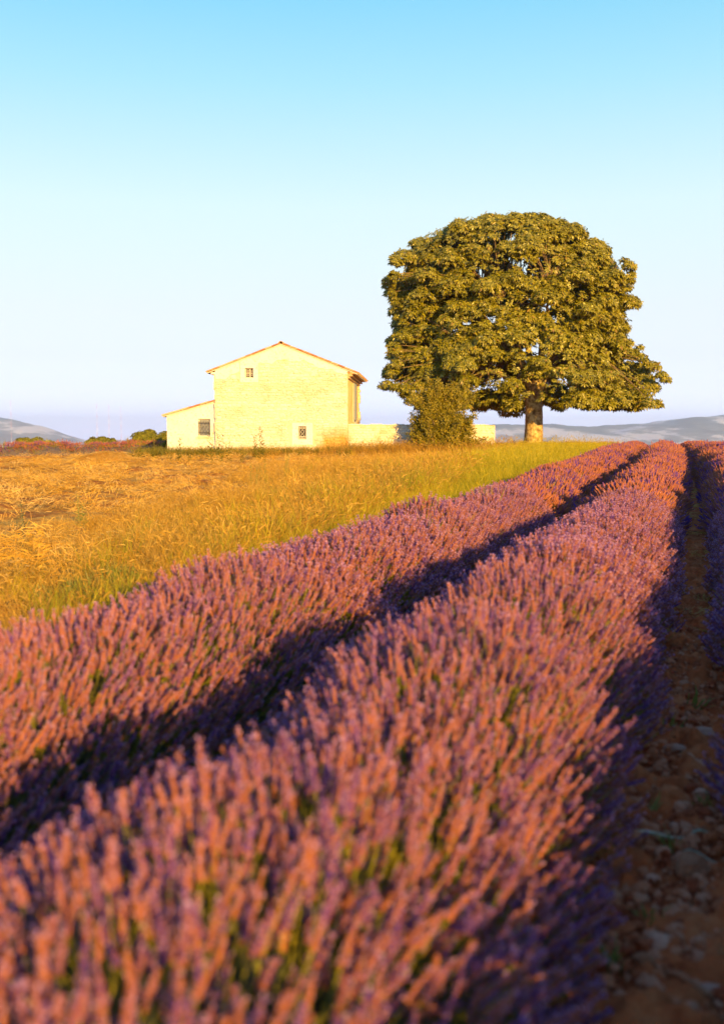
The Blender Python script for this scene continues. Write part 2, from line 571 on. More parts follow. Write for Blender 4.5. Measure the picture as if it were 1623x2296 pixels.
def field_mat():
    m, nt, out = new_mat('straw_covered_soil')
    b = nt.nodes.new('ShaderNodeBsdfPrincipled')
    b.inputs['Roughness'].default_value = 0.95
    b.inputs['Specular IOR Level'].default_value = 0.1
    g = nt.nodes.new('ShaderNodeNewGeometry')
    pos = g.outputs['Position']
    mp = nt.nodes.new('ShaderNodeMapping')
    mp.inputs['Scale'].default_value = (0.5, 1.2, 1)
    nt.links.new(pos, mp.inputs[0])
    soil = ramp_node(nt, [(0.35, (0.26, 0.085, 0.016)), (0.6, (0.40, 0.16, 0.03))], noise_node(nt, 5, 6, 0.6, vec=pos).outputs[0]).outputs[0]
    straw = ramp_node(nt, [(0.35, (0.46, 0.23, 0.03)), (0.65, (0.64, 0.38, 0.08))], noise_node(nt, 12, 6, 0.7, vec=pos).outputs[0]).outputs[0]
    f = ramp_node(nt, [(0.42, (0, 0, 0)), (0.56, (1, 1, 1))], noise_node(nt, 0.9, 8, 0.7, vec=mp.outputs[0]).outputs[0]).outputs[0]
    nt.links.new(mix_col(nt, f, soil, straw), b.inputs['Base Color'])
    bn = nt.nodes.new('ShaderNodeBump')
    bn.inputs['Strength'].default_value = 1.0
    bn.inputs['Distance'].default_value = 0.06
    nt.links.new(noise_node(nt, 9, 8, 0.7, vec=pos).outputs[0], bn.inputs['Height'])
    nt.links.new(bn.outputs[0], b.inputs['Normal'])
    nt.links.new(b.outputs[0], out.inputs[0])
    return m


def hill_mat():
    m, nt, out = new_mat('haze_tinted_scrub')
    b = nt.nodes.new('ShaderNodeBsdfPrincipled')
    b.inputs['Roughness'].default_value = 1
    b.inputs['Specular IOR Level'].default_value = 0
    g = nt.nodes.new('ShaderNodeNewGeometry')
    mp = nt.nodes.new('ShaderNodeMapping')
    mp.inputs['Scale'].default_value = (1, 0.45, 3.0)
    nt.links.new(g.outputs['Position'], mp.inputs[0])
    n = noise_node(nt, 0.0035, 8, 0.62, vec=mp.outputs[0])
    c = ramp_node(nt, [(0.42, (0.12, 0.17, 0.20)), (0.50, (0.22, 0.27, 0.30)), (0.54, (0.52, 0.54, 0.58)), (0.75, (0.62, 0.63, 0.66))], n.outputs[0]).outputs[0]  # scrub and bare rock, with some pale blue haze mixed into their colours
    nt.links.new(c, b.inputs['Base Color'])
    nt.links.new(b.outputs[0], out.inputs[0])
    return m


M['soil'] = ground_mat()
M['field'] = field_mat()
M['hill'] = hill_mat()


# ------------------------------------------------------------------ ground, field, hills, haze
def grid_mesh(xs, ys, zf, name, mat, smooth=True):
    X, Y = np.meshgrid(xs, ys)
    V = np.stack([X.ravel(), Y.ravel(), zf(X, Y).ravel()], 1)
    nx, ny = len(xs), len(ys)
    i = np.arange(ny - 1)[:, None] * nx + np.arange(nx - 1)[None, :]
    i = i.ravel()
    F = np.stack([i, i + 1, i + nx + 1, i + nx], 1)
    return np_mesh(name, V, F, mat, smooth=smooth)


def graded(lo, hi, fine, n):
    t = np.linspace(-1, 1, n)
    s = np.sinh(t * 6.5) / math.sinh(6.5)
    return s


gx = np.concatenate([-np.geomspace(9500, 26, 34), np.linspace(-25, 25, 101), np.geomspace(26, 9500, 34)])
gy = np.concatenate([-np.geomspace(600, 8, 16), np.linspace(-7, 90, 160), np.geomspace(91, 9800, 36)])
ground = obj('ground', grid_mesh(gx, gy, ground_z, 'ground', M['soil']))
tag(ground, kind='structure')

# bare soil between the rows gets its own finely broken surface
def path_z(u, v):
    x, y = uv2xy(u, v)
    return ground_z(x, y)


pu = np.linspace(-0.75, 0.85, 60)
pv = np.linspace(0.5, 16, 420)
U_, V_ = np.meshgrid(pu, pv)
X_, Y_ = uv2xy(U_, V_)
h_ = np.zeros_like(X_)
for k in range(40):
    a = rng.uniform(0, 2 * PI)
    fr = rng.uniform(6, 60)
    h_ += np.sin(fr * (X_ * math.cos(a) + Y_ * math.sin(a)) + rng.uniform(0, 6)) / (fr ** 0.75)
h_ = h_ * 0.085 + 0.012 + rng.normal(0, 0.006, h_.shape)
edge = np.minimum(sstep(-0.75, -0.6, U_), 1 - sstep(0.7, 0.85, U_)) * np.minimum(sstep(0.5, 0.9, V_), 1 - sstep(15, 16, V_))
Zp = ground_z(X_, Y_) + 0.006 + np.clip(h_, -0.004, 0.11) * edge
Vp = np.stack([X_.ravel(), Y_.ravel(), Zp.ravel()], 1)
nx = len(pu)
ii = (np.arange(len(pv) - 1)[:, None] * nx + np.arange(nx - 1)[None, :]).ravel()
pth = obj('path', np_mesh('path', Vp, np.stack([ii, ii + 1, ii + nx + 1, ii + nx], 1), M['soil'], smooth=True))
tag(pth, kind='structure')

# straw-covered field on the left
fu = np.linspace(-34, -4.2, 150)
fv = np.linspace(0, 62, 240)
U_, V_ = np.meshgrid(fu, fv)
X_, Y_ = uv2xy(U_, V_)
hb = np.zeros_like(X_)
for k in range(30):
    a = rng.uniform(0, 2 * PI)
    fr = rng.uniform(0.8, 9)
    hb += np.sin(fr * (X_ * math.cos(a) + Y_ * math.sin(a)) + rng.uniform(0, 6)) / (fr ** 0.6)
edge = np.minimum(sstep(-34, -31, U_), 1 - sstep(-5.4, -4.2, U_)) * np.minimum(sstep(0, 2, V_), 1 - sstep(58, 62, V_))
Zf = ground_z(X_, Y_) + 0.012 + np.clip(hb * 0.03 + 0.04, 0, 0.22) * edge
nx = len(fu)
ii = (np.arange(len(fv) - 1)[:, None] * nx + np.arange(nx - 1)[None, :]).ravel()
fld = obj('field', np_mesh('field', np.stack([X_.ravel(), Y_.ravel(), Zf.ravel()], 1), np.stack([ii, ii + 1, ii + nx + 1, ii + nx], 1), M['field'], smooth=True))
tag(fld, kind='structure')


def hill(name, prof, dist, depth, seed):
    r2 = np.random.default_rng(seed)
    px = np.array([a for a, b in prof], float)
    py = np.array([b for a, b in prof], float)
    n, m = 320, 60
    xs = np.linspace(px[0], px[-1], n)
    ys = np.interp(xs, px, py)
    jag = sum(np.sin(xs * f + r2.uniform(0, 6)) * a for f, a in ((0.021, 1.4), (0.05, 0.9), (0.11, 0.5), (0.23, 0.35), (0.5, 0.2)))
    ys = ys + jag
    top = np.array([EYE + (HORIZON - y) / FPX * dist for y in ys])
    V = []
    s = np.linspace(0, 1, m)
    phs = r2.uniform(0, 6, (14,))
    for j, t in enumerate(s):
        Y = dist - depth * (1 - t) if t <= 0.75 else dist - depth * 0.25 + depth * (t - 0.75) * 2.2
        up = math.sin(min(t / 0.75, 1) * PI / 2) ** 1.15 if t <= 0.75 else math.cos((t - 0.75) / 0.25 * PI / 2)
        X = (xs - 811.5) / FPX * dist
        rav = sum(np.sin(X * 0.004 * (1.6 ** k) + phs[k] + 3.0 * math.sin(Y * 0.0016 * (1.4 ** k) + phs[k + 7])) / 1.5 ** k for k in range(6))
        z = -75 + (top + 75) * up + rav * 9 * math.sin(PI * min(t / 0.75, 1.0)) * (1 if t < 0.75 else 0)
        V.append(np.stack([X, np.full(n, Y), z], 1))
    V = np.concatenate(V)
    ii = (np.arange(m - 1)[:, None] * n + np.arange(n - 1)[None, :]).ravel()
    return tag(obj(name, np_mesh(name, V, np.stack([ii, ii + 1, ii + n + 1, ii + n], 1), M['hill'], smooth=True)), kind='structure')


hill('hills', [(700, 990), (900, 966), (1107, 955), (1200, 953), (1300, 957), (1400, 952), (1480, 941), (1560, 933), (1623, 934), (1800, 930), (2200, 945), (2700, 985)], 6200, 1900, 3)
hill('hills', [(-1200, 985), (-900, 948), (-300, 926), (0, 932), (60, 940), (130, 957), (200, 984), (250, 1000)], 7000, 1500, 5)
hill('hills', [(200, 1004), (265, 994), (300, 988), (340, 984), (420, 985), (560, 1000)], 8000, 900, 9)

hz = MB()
hz.box(-9600, 9600, -700, 9900, -75.5, 165)
hm, hnt, hout = new_mat('air_haze')
pvn = hnt.nodes.new('ShaderNodeVolumePrincipled')
pvn.inputs['Color'].default_value = (0.82, 0.92, 1.0, 1)
pvn.inputs['Density'].default_value = 0.00014
pvn.inputs['Anisotropy'].default_value = 0.7
hnt.links.new(pvn.outputs[0], hout.inputs['Volume'])
haze = hz.build('haze', hm)
tag(haze, kind='stuff')

# ------------------------------------------------------------------ house
HY = 52.9
c0 = P(780, 1018, HY)
HB = 0.48                                   # ground level at the house
house = empty('farmhouse', (c0.x, HY, HB), math.radians(-3.7),
              'pale limewashed stone farmhouse with tiled gable roof and low side wing', 'house')
W, RX, ZR, ZL, ZRT, DEP = 7.0, -3.5, 5.82, 4.50, 4.45, 8.0


def top_line(x):
    return ZL + (ZR - ZL) * (x + W) / (W + RX) if x < RX else ZR + (ZRT - ZR) * (x - RX) / (0 - RX)


def wall_front(mb, x0, x1, y, zbot, topf, holes, reveal, extra=()):
    xs = sorted(set([x0, x1] + [h for q in holes for h in q[:2]] + list(extra)))
    for a, b in zip(xs[:-1], xs[1:]):
        hs = sorted([(q[2], q[3]) for q in holes if q[0] <= a + 1e-6 and q[1] >= b - 1e-6])
        z = zbot
        segs = []
        for h in hs:
            segs.append((z, z, h[0], h[0]))
            z = h[1]
        segs.append((z, z, topf(a), topf(b)))
        for za, zb, zc, zd in segs:
            mb.add([(a, y, za), (b, y, zb), (b, y, zd), (a, y, zc)], [(0, 1, 2, 3)])
    for q in holes:
        a, b, z0, z1 = q
        mb.add([(a, y, z0), (b, y, z0), (b, y, z1), (a, y, z1), (a, y + reveal, z0), (b, y + reveal, z0), (b, y + reveal, z1), (a, y + reveal, z1)],
               [(0, 4, 5, 1), (1, 5, 6, 2), (2, 6, 7, 3), (3, 7, 4, 0)])


def hx(px):                  # picture x -> house-local x on the gable plane
    return (px - 780.0) / 42.5


def hzz(py):
    return P(640, py, HY).z - HB


up_win = (hx(550), hx(568.5), hzz(846.5), hzz(824))
lo_win = (hx(669), hx(687), hzz(985.5), hzz(955.5))
lean_win = (hx(440.5), hx(468), hzz(978.5), hzz(938.5))

g = MB()
wall_front(g, -W, 0, 0, -0.4, top_line, [up_win, lo_win], 0.24, (RX,))
sw = MB()
sw.add([(0, 0, -0.4), (0, DEP, -0.4), (0, DEP, ZRT), (0, 0, ZRT)], [(0, 1, 2, 3)])
sw.build('side_wall', M['ochre'], house)
g.add([(-W, 0, -0.4), (-W, DEP, -0.4), (-W, DEP, ZL), (-W, 0, ZL)], [(3, 2, 1, 0)])
g.add([(-W, DEP, -0.4), (0, DEP, -0.4), (0, DEP, ZRT), (RX, DEP, ZR), (-W, DEP, ZL)], [(4, 3, 2, 1, 0)])
gable = g.build('gable_wall', M['mortar'], house)

# smooth plaster band under the rakes and round the windows, proud of the stonework
def band(x):
    """lower edge of the smooth plaster under the roof"""
    k = [(-7.0, 4.05), (-6.6, 4.05), (-6.2, 4.25), (-5.6, 4.42), (-5.0, 4.55), (-4.6, 4.86), (-4.0, 4.90), (-3.7, 5.02), (-3.1, 5.0), (-2.4, 5.0), (-1.8, 4.78), (-1.2, 4.55), (-0.6, 4.40), (0, 4.30)]
    return float(np.interp(x, [a for a, b in k], [b for a, b in k])) + 0.05 * math.sin(x * 5.1) + 0.03 * math.sin(x * 13)


pb = MB()
xs_ = np.linspace(-W, 0, 71)
uw = (up_win[0] - 0.26, up_win[1] + 0.26, up_win[2] - 0.24, up_win[3] + 0.2)
for a, b in zip(xs_[:-1], xs_[1:]):
    za, zb = band(a), band(b)
    if b > uw[0] and a < uw[1]:
        za, zb = max(za, uw[3] + 0.01), max(zb, uw[3] + 0.01)
    ta, tb = top_line(a), top_line(b)
    y = -0.022
    pb.add([(a, y, za), (b, y, zb), (b, y, tb), (a, y, ta), (a, 0.0, za), (b, 0.0, zb)], [(0, 1, 2, 3), (0, 4, 5, 1)])
pb.build('plaster_band', M['plaster'], house)
for q in (uw, (lo_win[0] - 0.33, lo_win[1] + 0.34, lo_win[2] - 0.28, lo_win[3] + 0.17)):
    s_ = MB()
    o_ = up_win if q is uw else lo_win
    y0, y1 = -0.028, -0.002
    s_.box(q[0], o_[0], y0, y1, q[2], q[3])
    s_.box(o_[1], q[1], y0, y1, q[2], q[3])
    s_.box(o_[0], o_[1], y0, y1, q[2], o_[2])
    s_.box(o_[0], o_[1], y0, y1, o_[3], q[3])
    s_.build('window_surround', M['plaster'], house)

# right wall: narrow strip, plastered jambs round two shuttered openings, ragged quoins
def stone_mesh(i):
    r = random.Random(100 + i)
    mb = MB()
    j = lambda s: r.uniform(-s, s)
    q = [(-0.5 + j(.07), -0.5 + j(.1)), (0 + j(.1), -0.52 + j(.05)), (0.5 + j(.07), -0.5 + j(.1)), (0.52 + j(.04), j(.1)), (0.5 + j(.07), 0.5 + j(.1)), (j(.1), 0.52 + j(.05)), (-0.5 + j(.07), 0.5 + j(.1)), (-0.52 + j(.04), j(.1))]
    vs = [(a, 0.0, b) for a, b in q] + [(a * .80 + j(.03), -0.8 + j(.15), b * .74 + j(.04)) for a, b in q] + [(j(.1), -1.0, j(.1))]
    fs = [(k, (k + 1) % 8, 8 + (k + 1) % 8, 8 + k) for k in range(8)] + [(8 + k, 8 + (k + 1) % 8, 16) for k in range(8)]
    mb.add(vs, fs)
    return mb


STONES = [stone_mesh(i) for i in range(10)]


def lay_stones(spots, mat, parent, name='stone', limit=290):
    """spots: (x, z, w, h, proud, matrix or None); the largest become objects, the rest one part"""
    meshes = [s.mesh(name, mat, False) for s in STONES]
    order = sorted(range(len(spots)), key=lambda k: -spots[k][2] * spots[k][3])
    rest = MB()
    for n, k in enumerate(order):
        x, z, w, h, d, y = spots[k]
        i = random.randrange(len(STONES))
        if n < limit:
            obj(name, meshes[i], parent, (x, y, z), (0, random.uniform(-.04, .04), 0), (w, d, h))
        else:
            rest.add([(x + a * w, y + b * d, z + c * h) for a, b, c in STONES[i].v], STONES[i].f)
    if rest.v:
        tag(rest.build('small_stones', mat, parent), kind='stuff')


spots = []
z = -0.15
while z < 5.1:
    h = random.uniform(0.08, 0.155)
    x = -W + random.uniform(0.0, 0.05)
    while x < -0.08:
        w = random.uniform(0.10, 0.36)
        w = min(w, -0.02 - x)
        cx, cz = x + w / 2, z + h / 2
        ok = cz + h / 2 < band(cx) - 0.02
        for q in (uw, (lo_win[0] - 0.33, lo_win[1] + 0.34, lo_win[2] - 0.28, lo_win[3] + 0.17)):
            if x + w > q[0] and x < q[1] and z + h > q[2] and z < q[3]:
                ok = False
        if ok and w > 0.08:
            spots.append((cx, cz + random.uniform(-.03, .03), w - 0.022, h * random.uniform(0.8, 0.98), random.uniform(0.015, 0.045), 0.0))
        x += w
    z += h
lay_stones(spots, M['wall_stone'], gable)

qn = MB()          # ragged left edge of the gable against the wing
z = -0.3
while z < 4.4:
    h = random.uniform(0.14, 0.34)
    d = random.uniform(0.01, 0.10)
    qn.box(-W - d, -W + 0.01, -0.012, 0.35, z, min(z + h - 0.012, 4.42))
    z += h
qn.build('quoin_edge', M['mortar'], house)
qn = MB()          # ragged far corner
z = 1.3
while z < 4.2:
    h = random.uniform(0.12, 0.30)
    qn.box(-0.2, random.uniform(0.03, 0.16), DEP - 0.35, DEP + 0.03, z, z + h - 0.015)
    z += h
qn.build('quoin_edge', M['mortar'], house)
for (ya, yb, za, zb) in ((4.2, 5.3, 1.95, 4.0), (5.0, 6.1, 0.0, 1.75)):
    s_ = MB()
    s_.box(0.0, 0.02, ya - 0.35, yb + 0.35, za - 0.1, zb + 0.2)
    s_.build('shutter_surround', M['plaster'], house)
    sh = empty('shutter', (0.055, ya, za)); sh.parent = house
    n = 6
    wv = (yb - ya) / n
    for k in range(n):
        s_ = MB()
        s_.box(0.0, 0.05, k * wv + 0.006, (k + 1) * wv - 0.006, 0, zb - za)
        s_.build('board', M['shutter'], sh)


def wavy(mb, x, y, z0, z1, r, amp, ph=0.0, n=18):
    mb.tube([(x + amp * math.sin(k / n * 6 * PI + ph) * math.sin(PI * k / n), y, z0 + (z1 - z0) * k / n) for k in range(n + 1)], [r] * (n + 1), 5)


def window(hole, y, style):
    a, b, z0, z1 = hole
    wdw = empty('window', (0, y, 0)); wdw.parent = house
    f = MB()
    t = 0.045
    yb = 0.19
    f.box(a, a + t, yb - .05, yb, z0, z1); f.box(b - t, b, yb - .05, yb, z0, z1)
    f.box(a + t, b - t, yb - .05, yb, z0, z0 + t); f.box(a + t, b - t, yb - .05, yb, z1 - t, z1)
    if style == 'cross':
        f.box((a + b) / 2 - .02, (a + b) / 2 + .02, yb - .045, yb - .003, z0 + t, z1 - t)
        f.box(a + t, (a + b) / 2 - .02, yb - .045, yb - .003, (z0 + z1) / 2 - .02, (z0 + z1) / 2 + .02)
        f.box((a + b) / 2 + .02, b - t, yb - .045, yb - .003, (z0 + z1) / 2 - .02, (z0 + z1) / 2 + .02)
    f.build('frame', M['frame_white'], wdw)
    p_ = MB(); p_.box(a, b, yb + .002, yb + .02, z0, z1)
    p_.build('pane', M['curtain'] if style == 'iron' else M['glass'], wdw)
    if style == 'iron':
        s_ = MB(); s_.box(a - .04, b + .04, -0.07, 0.20, z0 - .09, z0)
        s_.build('sill', M['mortar'], wdw)
        m_ = M['iron']
        for k in range(7):
            q = MB(); x = a + (b - a) * (k + 0.6) / 7.2
            wavy(q, x, 0.03, z0 + .1, z1 - .12, 0.012, 0.0 if k % 2 == 0 else 0.03)
            q.build('bar', m_, wdw, True)
        for zz in (z0 + .22, z1 - .22):
            q = MB(); q.box(a, b, 0.012, 0.045, zz - .014, zz + .014)
            q.build('cross_bar', m_, wdw)
    elif style == 'white':
        for k in range(4):
            q = MB(); x = a + (b - a) * (k + 0.5) / 4
            wavy(q, x, 0.06, z0 + .04, z1 - .04, 0.012, 0.028 if k in (1, 2) else 0.008, 0 if k < 2 else PI)
            q.build('bar', M['iron_white'], wdw, True)
        for zz in (z0 + .08, z0 + .16, z1 - .10):
            q = MB(); q.box(a, b, 0.045, 0.075, zz - .014, zz + .014)
            q.build('cross_bar', M['iron_white'], wdw)
    else:
        for k in range(2):
            q = MB(); x = a + (b - a) * (k + 1) / 3
            wavy(q, x, 0.06, z0 + .01, z1 - .01, 0.010, 0.0)
            q.build('bar', M['iron_white'], wdw, True)
        for zz in (z0 + .15, z1 - .16):
            q = MB(); q.box(a, b, 0.048, 0.072, zz - .012, zz + .012)
            q.build('cross_bar', M['iron_white'], wdw)


window(up_win, 0, 'cross')
window(lo_win, 0, 'white')

# side wing
LX0, LZ0, LZ1, LY = hx(369), 2.12, 2.86, 0.20
lean_top = lambda x: LZ0 + (LZ1 - LZ0) * (x - LX0) / (-W - LX0)
g = MB()
wall_front(g, LX0, -W - 0.002, LY, -0.4, lean_top, [lean_win], 0.22)
g.add([(LX0, LY, -0.4), (LX0, 6, -0.4), (LX0, 6, LZ0), (LX0, LY, LZ0)], [(3, 2, 1, 0)])
g.add([(LX0, 6, -0.4), (-W, 6, -0.4), (-W, 6, LZ1), (LX0, 6, LZ0)], [(3, 2, 1, 0)])
g.build('wing_wall', M['plaster'], house)
window(lean_win, LY, 'iron')


def tile_piece():
    mb = MB()
    n = 6
    for sgn, r0, r1 in ((1, 0.10, 0.085), (1, 0.085, 0.07)):
        pass
    vs, fs = [], []
    for (ln, r) in ((0.0, 0.105), (0.46, 0.085)):
        for rr in (r, r - 0.016):
            for k in range(n + 1):
                t = PI * k / n
                vs.append((ln, rr * math.cos(t), rr * math.sin(t) * 0.85))
    s = n + 1
    for k in range(n):
        fs += [(k, k + 1, 2 * s + k + 1, 2 * s + k), (s + k + 1, s + k, 3 * s + k, 3 * s + k + 1), (k + 1, k, s + k, s + k + 1), (2 * s + k, 2 * s + k + 1, 3 * s + k + 1, 3 * s + k)]
    fs += [(0, 2 * s, 3 * s, s), (n, s + n, 3 * s + n, 2 * s + n)]
    mb.add(vs, fs)
    return mb


TILE = tile_piece()


def tiled_roof(name, xa, za, xb, zb, y0, y1, limit):
    """slope from the eave (xa, za) up to (xb, zb), running back from y0 to y1"""
    r = MB()
    up = 0.05
    ang = math.atan2(zb - za, abs(xb - xa))
    r.add([(xa, y0, za), (xb, y0, zb), (xb, y1, zb), (xa, y1, za), (xa, y0, za + up), (xb, y0, zb + up), (xb, y1, zb + up), (xa, y1, za + up)],
          [(0, 3, 2, 1), (4, 5, 6, 7), (0, 1, 5, 4), (1, 2, 6, 5), (2, 3, 7, 6), (3, 0, 4, 7)] if xb > xa else
          [(0, 1, 2, 3), (7, 6, 5, 4), (4, 5, 1, 0), (5, 6, 2, 1), (6, 7, 3, 2), (7, 4, 0, 3)])
    roof = r.build(name, M['mortar'], house)
    L = math.hypot(xb - xa, zb - za)
    n = max(2, int(L / 0.36))
    stepl = (L - 0.06) / n
    sx = 1 if xb > xa else -1
    me = TILE.mesh('roof_tile', M['tile'], False)
    rest = MB()
    ys = np.arange(y0 + 0.085, y1 - 0.05, 0.205)
    cnt = 0
    for j, y in enumerate(ys):
        for k in range(n):
            s = k * stepl - 0.06
            x = xa + sx * math.cos(ang) * s
            zz = za + math.sin(ang) * s + up + 0.012 + random.uniform(0, 0.014)
            rot = Matrix.Rotation(0 if sx > 0 else PI, 4, 'Z') @ Matrix.Rotation(-ang - 0.035 + random.uniform(-.02, .02), 4, 'Y')
            rot = rot @ Matrix.Rotation(random.uniform(-.03, .03), 4, 'X')
            if cnt < limit:
                o = obj('roof_tile', me, roof, (x, y, zz), rot.to_euler())
                cnt += 1
            else:
                mt = Matrix.Translation((x, y, zz)) @ rot
                rest.add([mt @ Vector(v) for v in TILE.v], TILE.f)
    if rest.v:
        tag(rest.build('roof_tiles', M['tile'], roof), kind='stuff')
    return roof


sl = (ZR - ZL) / (W + RX)
sr = (ZR - ZRT) / (0 - RX)
tiled_roof('roof_slope', -W - 0.42, ZL - 0.42 * sl + 0.002, RX, ZR + 0.002, -0.07, DEP + 0.1, 130)
tiled_roof('roof_slope', 0.50, ZRT - 0.50 * sr + 0.002, RX, ZR + 0.002, -0.07, DEP + 0.1, 130)
tiled_roof('wing_roof', LX0 - 0.20, LZ0 - 0.2 * 0.28 + 0.002, -W - 0.01, LZ1 + 0.002, LY - 0.06, 6.1, 60)
# ridge tiles
rt = TILE.mesh('ridge_tile', M['tile'])
for k, y in enumerate(np.arange(-0.1, DEP, 0.40)):
    obj('ridge_tile', rt, house, (RX, y, ZR + 0.085), (0, random.uniform(-.03, .01), PI / 2), (1, 1.35, 1.2))
# three corbelled courses of tile under the right-hand eave, one under the left
for k, (o_, zt) in enumerate(((0.12, 0.34), (0.25, 0.23), (0.38, 0.12))):
    co = MB()
    zz = ZRT - o_ * sr - 0.02
    zt0 = ZRT - 0.06 - zt
    co.box(-0.06, o_ - 0.03, -0.03 - 0.004 * k, DEP + 0.05, zt0 + 0.065, zt0 + 0.106)
    n = 40
    for j in range(n):
        y = -0.02 + j * 0.205
        vs = []
        for xx in (-0.02, o_):
            for q in range(6):
                t = PI * q / 5
                vs.append((xx, y + 0.09 + 0.09 * math.cos(t), zt0 + 0.064 - 0.062 * math.sin(t)))
        co.add(vs, [(q, q + 1, 7 + q, 6 + q) for q in range(5)] + [(0, 6, 11, 5)] + [(5, 4, 3, 2, 1, 0), (6, 7, 8, 9, 10, 11)])
    co.build('eave_course', M['tile'], house)
co = MB()
co.box(-W - 0.22, -W + 0.02, -0.03, DEP, ZL - 0.20, ZL - 0.10)
co.build('eave_course', M['plaster'], house)

# ------------------------------------------------------------------ garden wall
GW = hx(1107)
gwall = empty('garden_wall', (c0.x, HY, HB), math.radians(-1.0),
              'low pale stone garden wall joined to the farmhouse corner', 'wall')
gt = P(900, 951, HY).z - HB
g = MB()
g.box(0.012, GW, 0.03, 0.45, -0.4, gt - 0.05)
core = g.build('wall_core', M['garden_mortar'], gwall)
g = MB()
n = 60
for k in range(n):
    a, b = 0.012 + (GW - 0.012) * k / n, 0.012 + (GW - 0.012) * (k + 1) / n
    za = gt + 0.018 * math.sin(k * 0.7) + random.uniform(-.012, .012) - (0.10 * max(0, (k - 54) / 5))
    g.add([(a, 0.0, gt - .055), (b, 0.0, gt - .055), (b, 0.48, gt - .055), (a, 0.48, gt - .055), (a, 0.03, za), (b, 0.03, za), (b, 0.45, za), (a, 0.45, za)],
          [(0, 3, 2, 1), (4, 5, 6, 7), (0, 1, 5, 4), (1, 2, 6, 5), (2, 3, 7, 6), (3, 0, 4, 7)])
g.build('coping', M['garden_stone'], gwall)
spots = []
z = -0.1
while z < gt - 0.14:
    h = random.uniform(0.09, 0.17)
    x = 0.02
    while x < GW - 0.05:
        w = min(random.uniform(0.14, 0.42), GW + 0.01 - x)
        if w > 0.07:
            spots.append((x + w / 2, z + h / 2, w - 0.025, h * random.uniform(.8, .94), random.uniform(0.012, 0.035), 0.03))
        x += w
    z += h
lay_stones(spots, M['garden_stone'], gwall)

# ------------------------------------------------------------------ foliage makers
def leaf_arrays(pts, dirs, size, n, length, width, droop, r, spread=1.0):
    """palmate sprays: n leaflets round each point, hanging away from dirs"""
    m = len(pts)
    d = dirs / np.linalg.norm(dirs, axis=1, keepdims=True)
    ref = r.normal(size=(m, 3))
    a = np.cross(d, ref)
    a /= np.linalg.norm(a, axis=1, keepdims=True)
    b = np.cross(d, a)
    V, F = [], []
    base = 0
    for k in range(n):
        t = 2 * PI * k / n + r.uniform(-.3, .3, m)
        out = a * np.cos(t)[:, None] + b * np.sin(t)[:, None]
        L = (size * length * r.uniform(.75, 1.2, m))[:, None]
        wd = (size * width * r.uniform(.8, 1.2, m))[:, None]
        ax = out * spread + d * 0.35
        ax[:, 2] -= droop * r.uniform(.5, 1.5, m)
        ax /= np.linalg.norm(ax, axis=1, keepdims=True)
        nrm = d - ax * np.sum(d * ax, 1, keepdims=True)
        nrm /= np.maximum(np.linalg.norm(nrm, axis=1, keepdims=True), 1e-6)
        sd = np.cross(ax, nrm)
        p0 = pts + out * size[:, None] * 0.02
        mid = p0 + ax * L * 0.55 + nrm * L * 0.04
        l_ = mid + sd * wd - nrm * wd * 0.5
        r_ = mid - sd * wd - nrm * wd * 0.5
        tip = p0 + ax * L - np.array([0, 0, 1.0]) * L * droop * 0.25
        V.append(np.stack([p0, l_, mid, r_, tip], 1).reshape(-1, 3))
        i = base + np.arange(m)[:, None] * 5
        F.append(np.concatenate([i + np.array([[0, 1, 2]]), i + np.array([[1, 4, 2]]), i + np.array([[0, 2, 3]]), i + np.array([[2, 4, 3]])], 0))
        base += m * 5
    return np.concatenate(V), np.concatenate(F)


# ------------------------------------------------------------------ big tree
TY = 64.0
tb = P(1194, 1000, TY)
tz = float(ground_z(tb.x, TY))
tree = empty('chestnut_tree', (tb.x, TY, tz), 0, 'large broad-crowned leafy tree with thick trunk beside the lavender', 'tree')
sc_ = TY / FPX
outline_l = [(480, 1120), (490, 1080), (505, 1010), (535, 920), (560, 893), (600, 880), (640, 866), (680, 880), (720, 888), (760, 886), (800, 878), (840, 868), (860, 872), (880, 905), (905, 930), (925, 1060), (950, 1120)]
outline_r = [(480, 1160), (490, 1215), (505, 1270), (535, 1330), (560, 1352), (600, 1388), (640, 1402), (680, 1400), (720, 1398), (760, 1402), (800, 1420), (840, 1462), (860, 1480), (880, 1470), (905, 1435), (925, 1330), (950, 1260)]


def T(px, py):
    """picture position -> tree-local x, z"""
    p = P(px, py, TY)
    return p.x - tb.x, p.z - tz


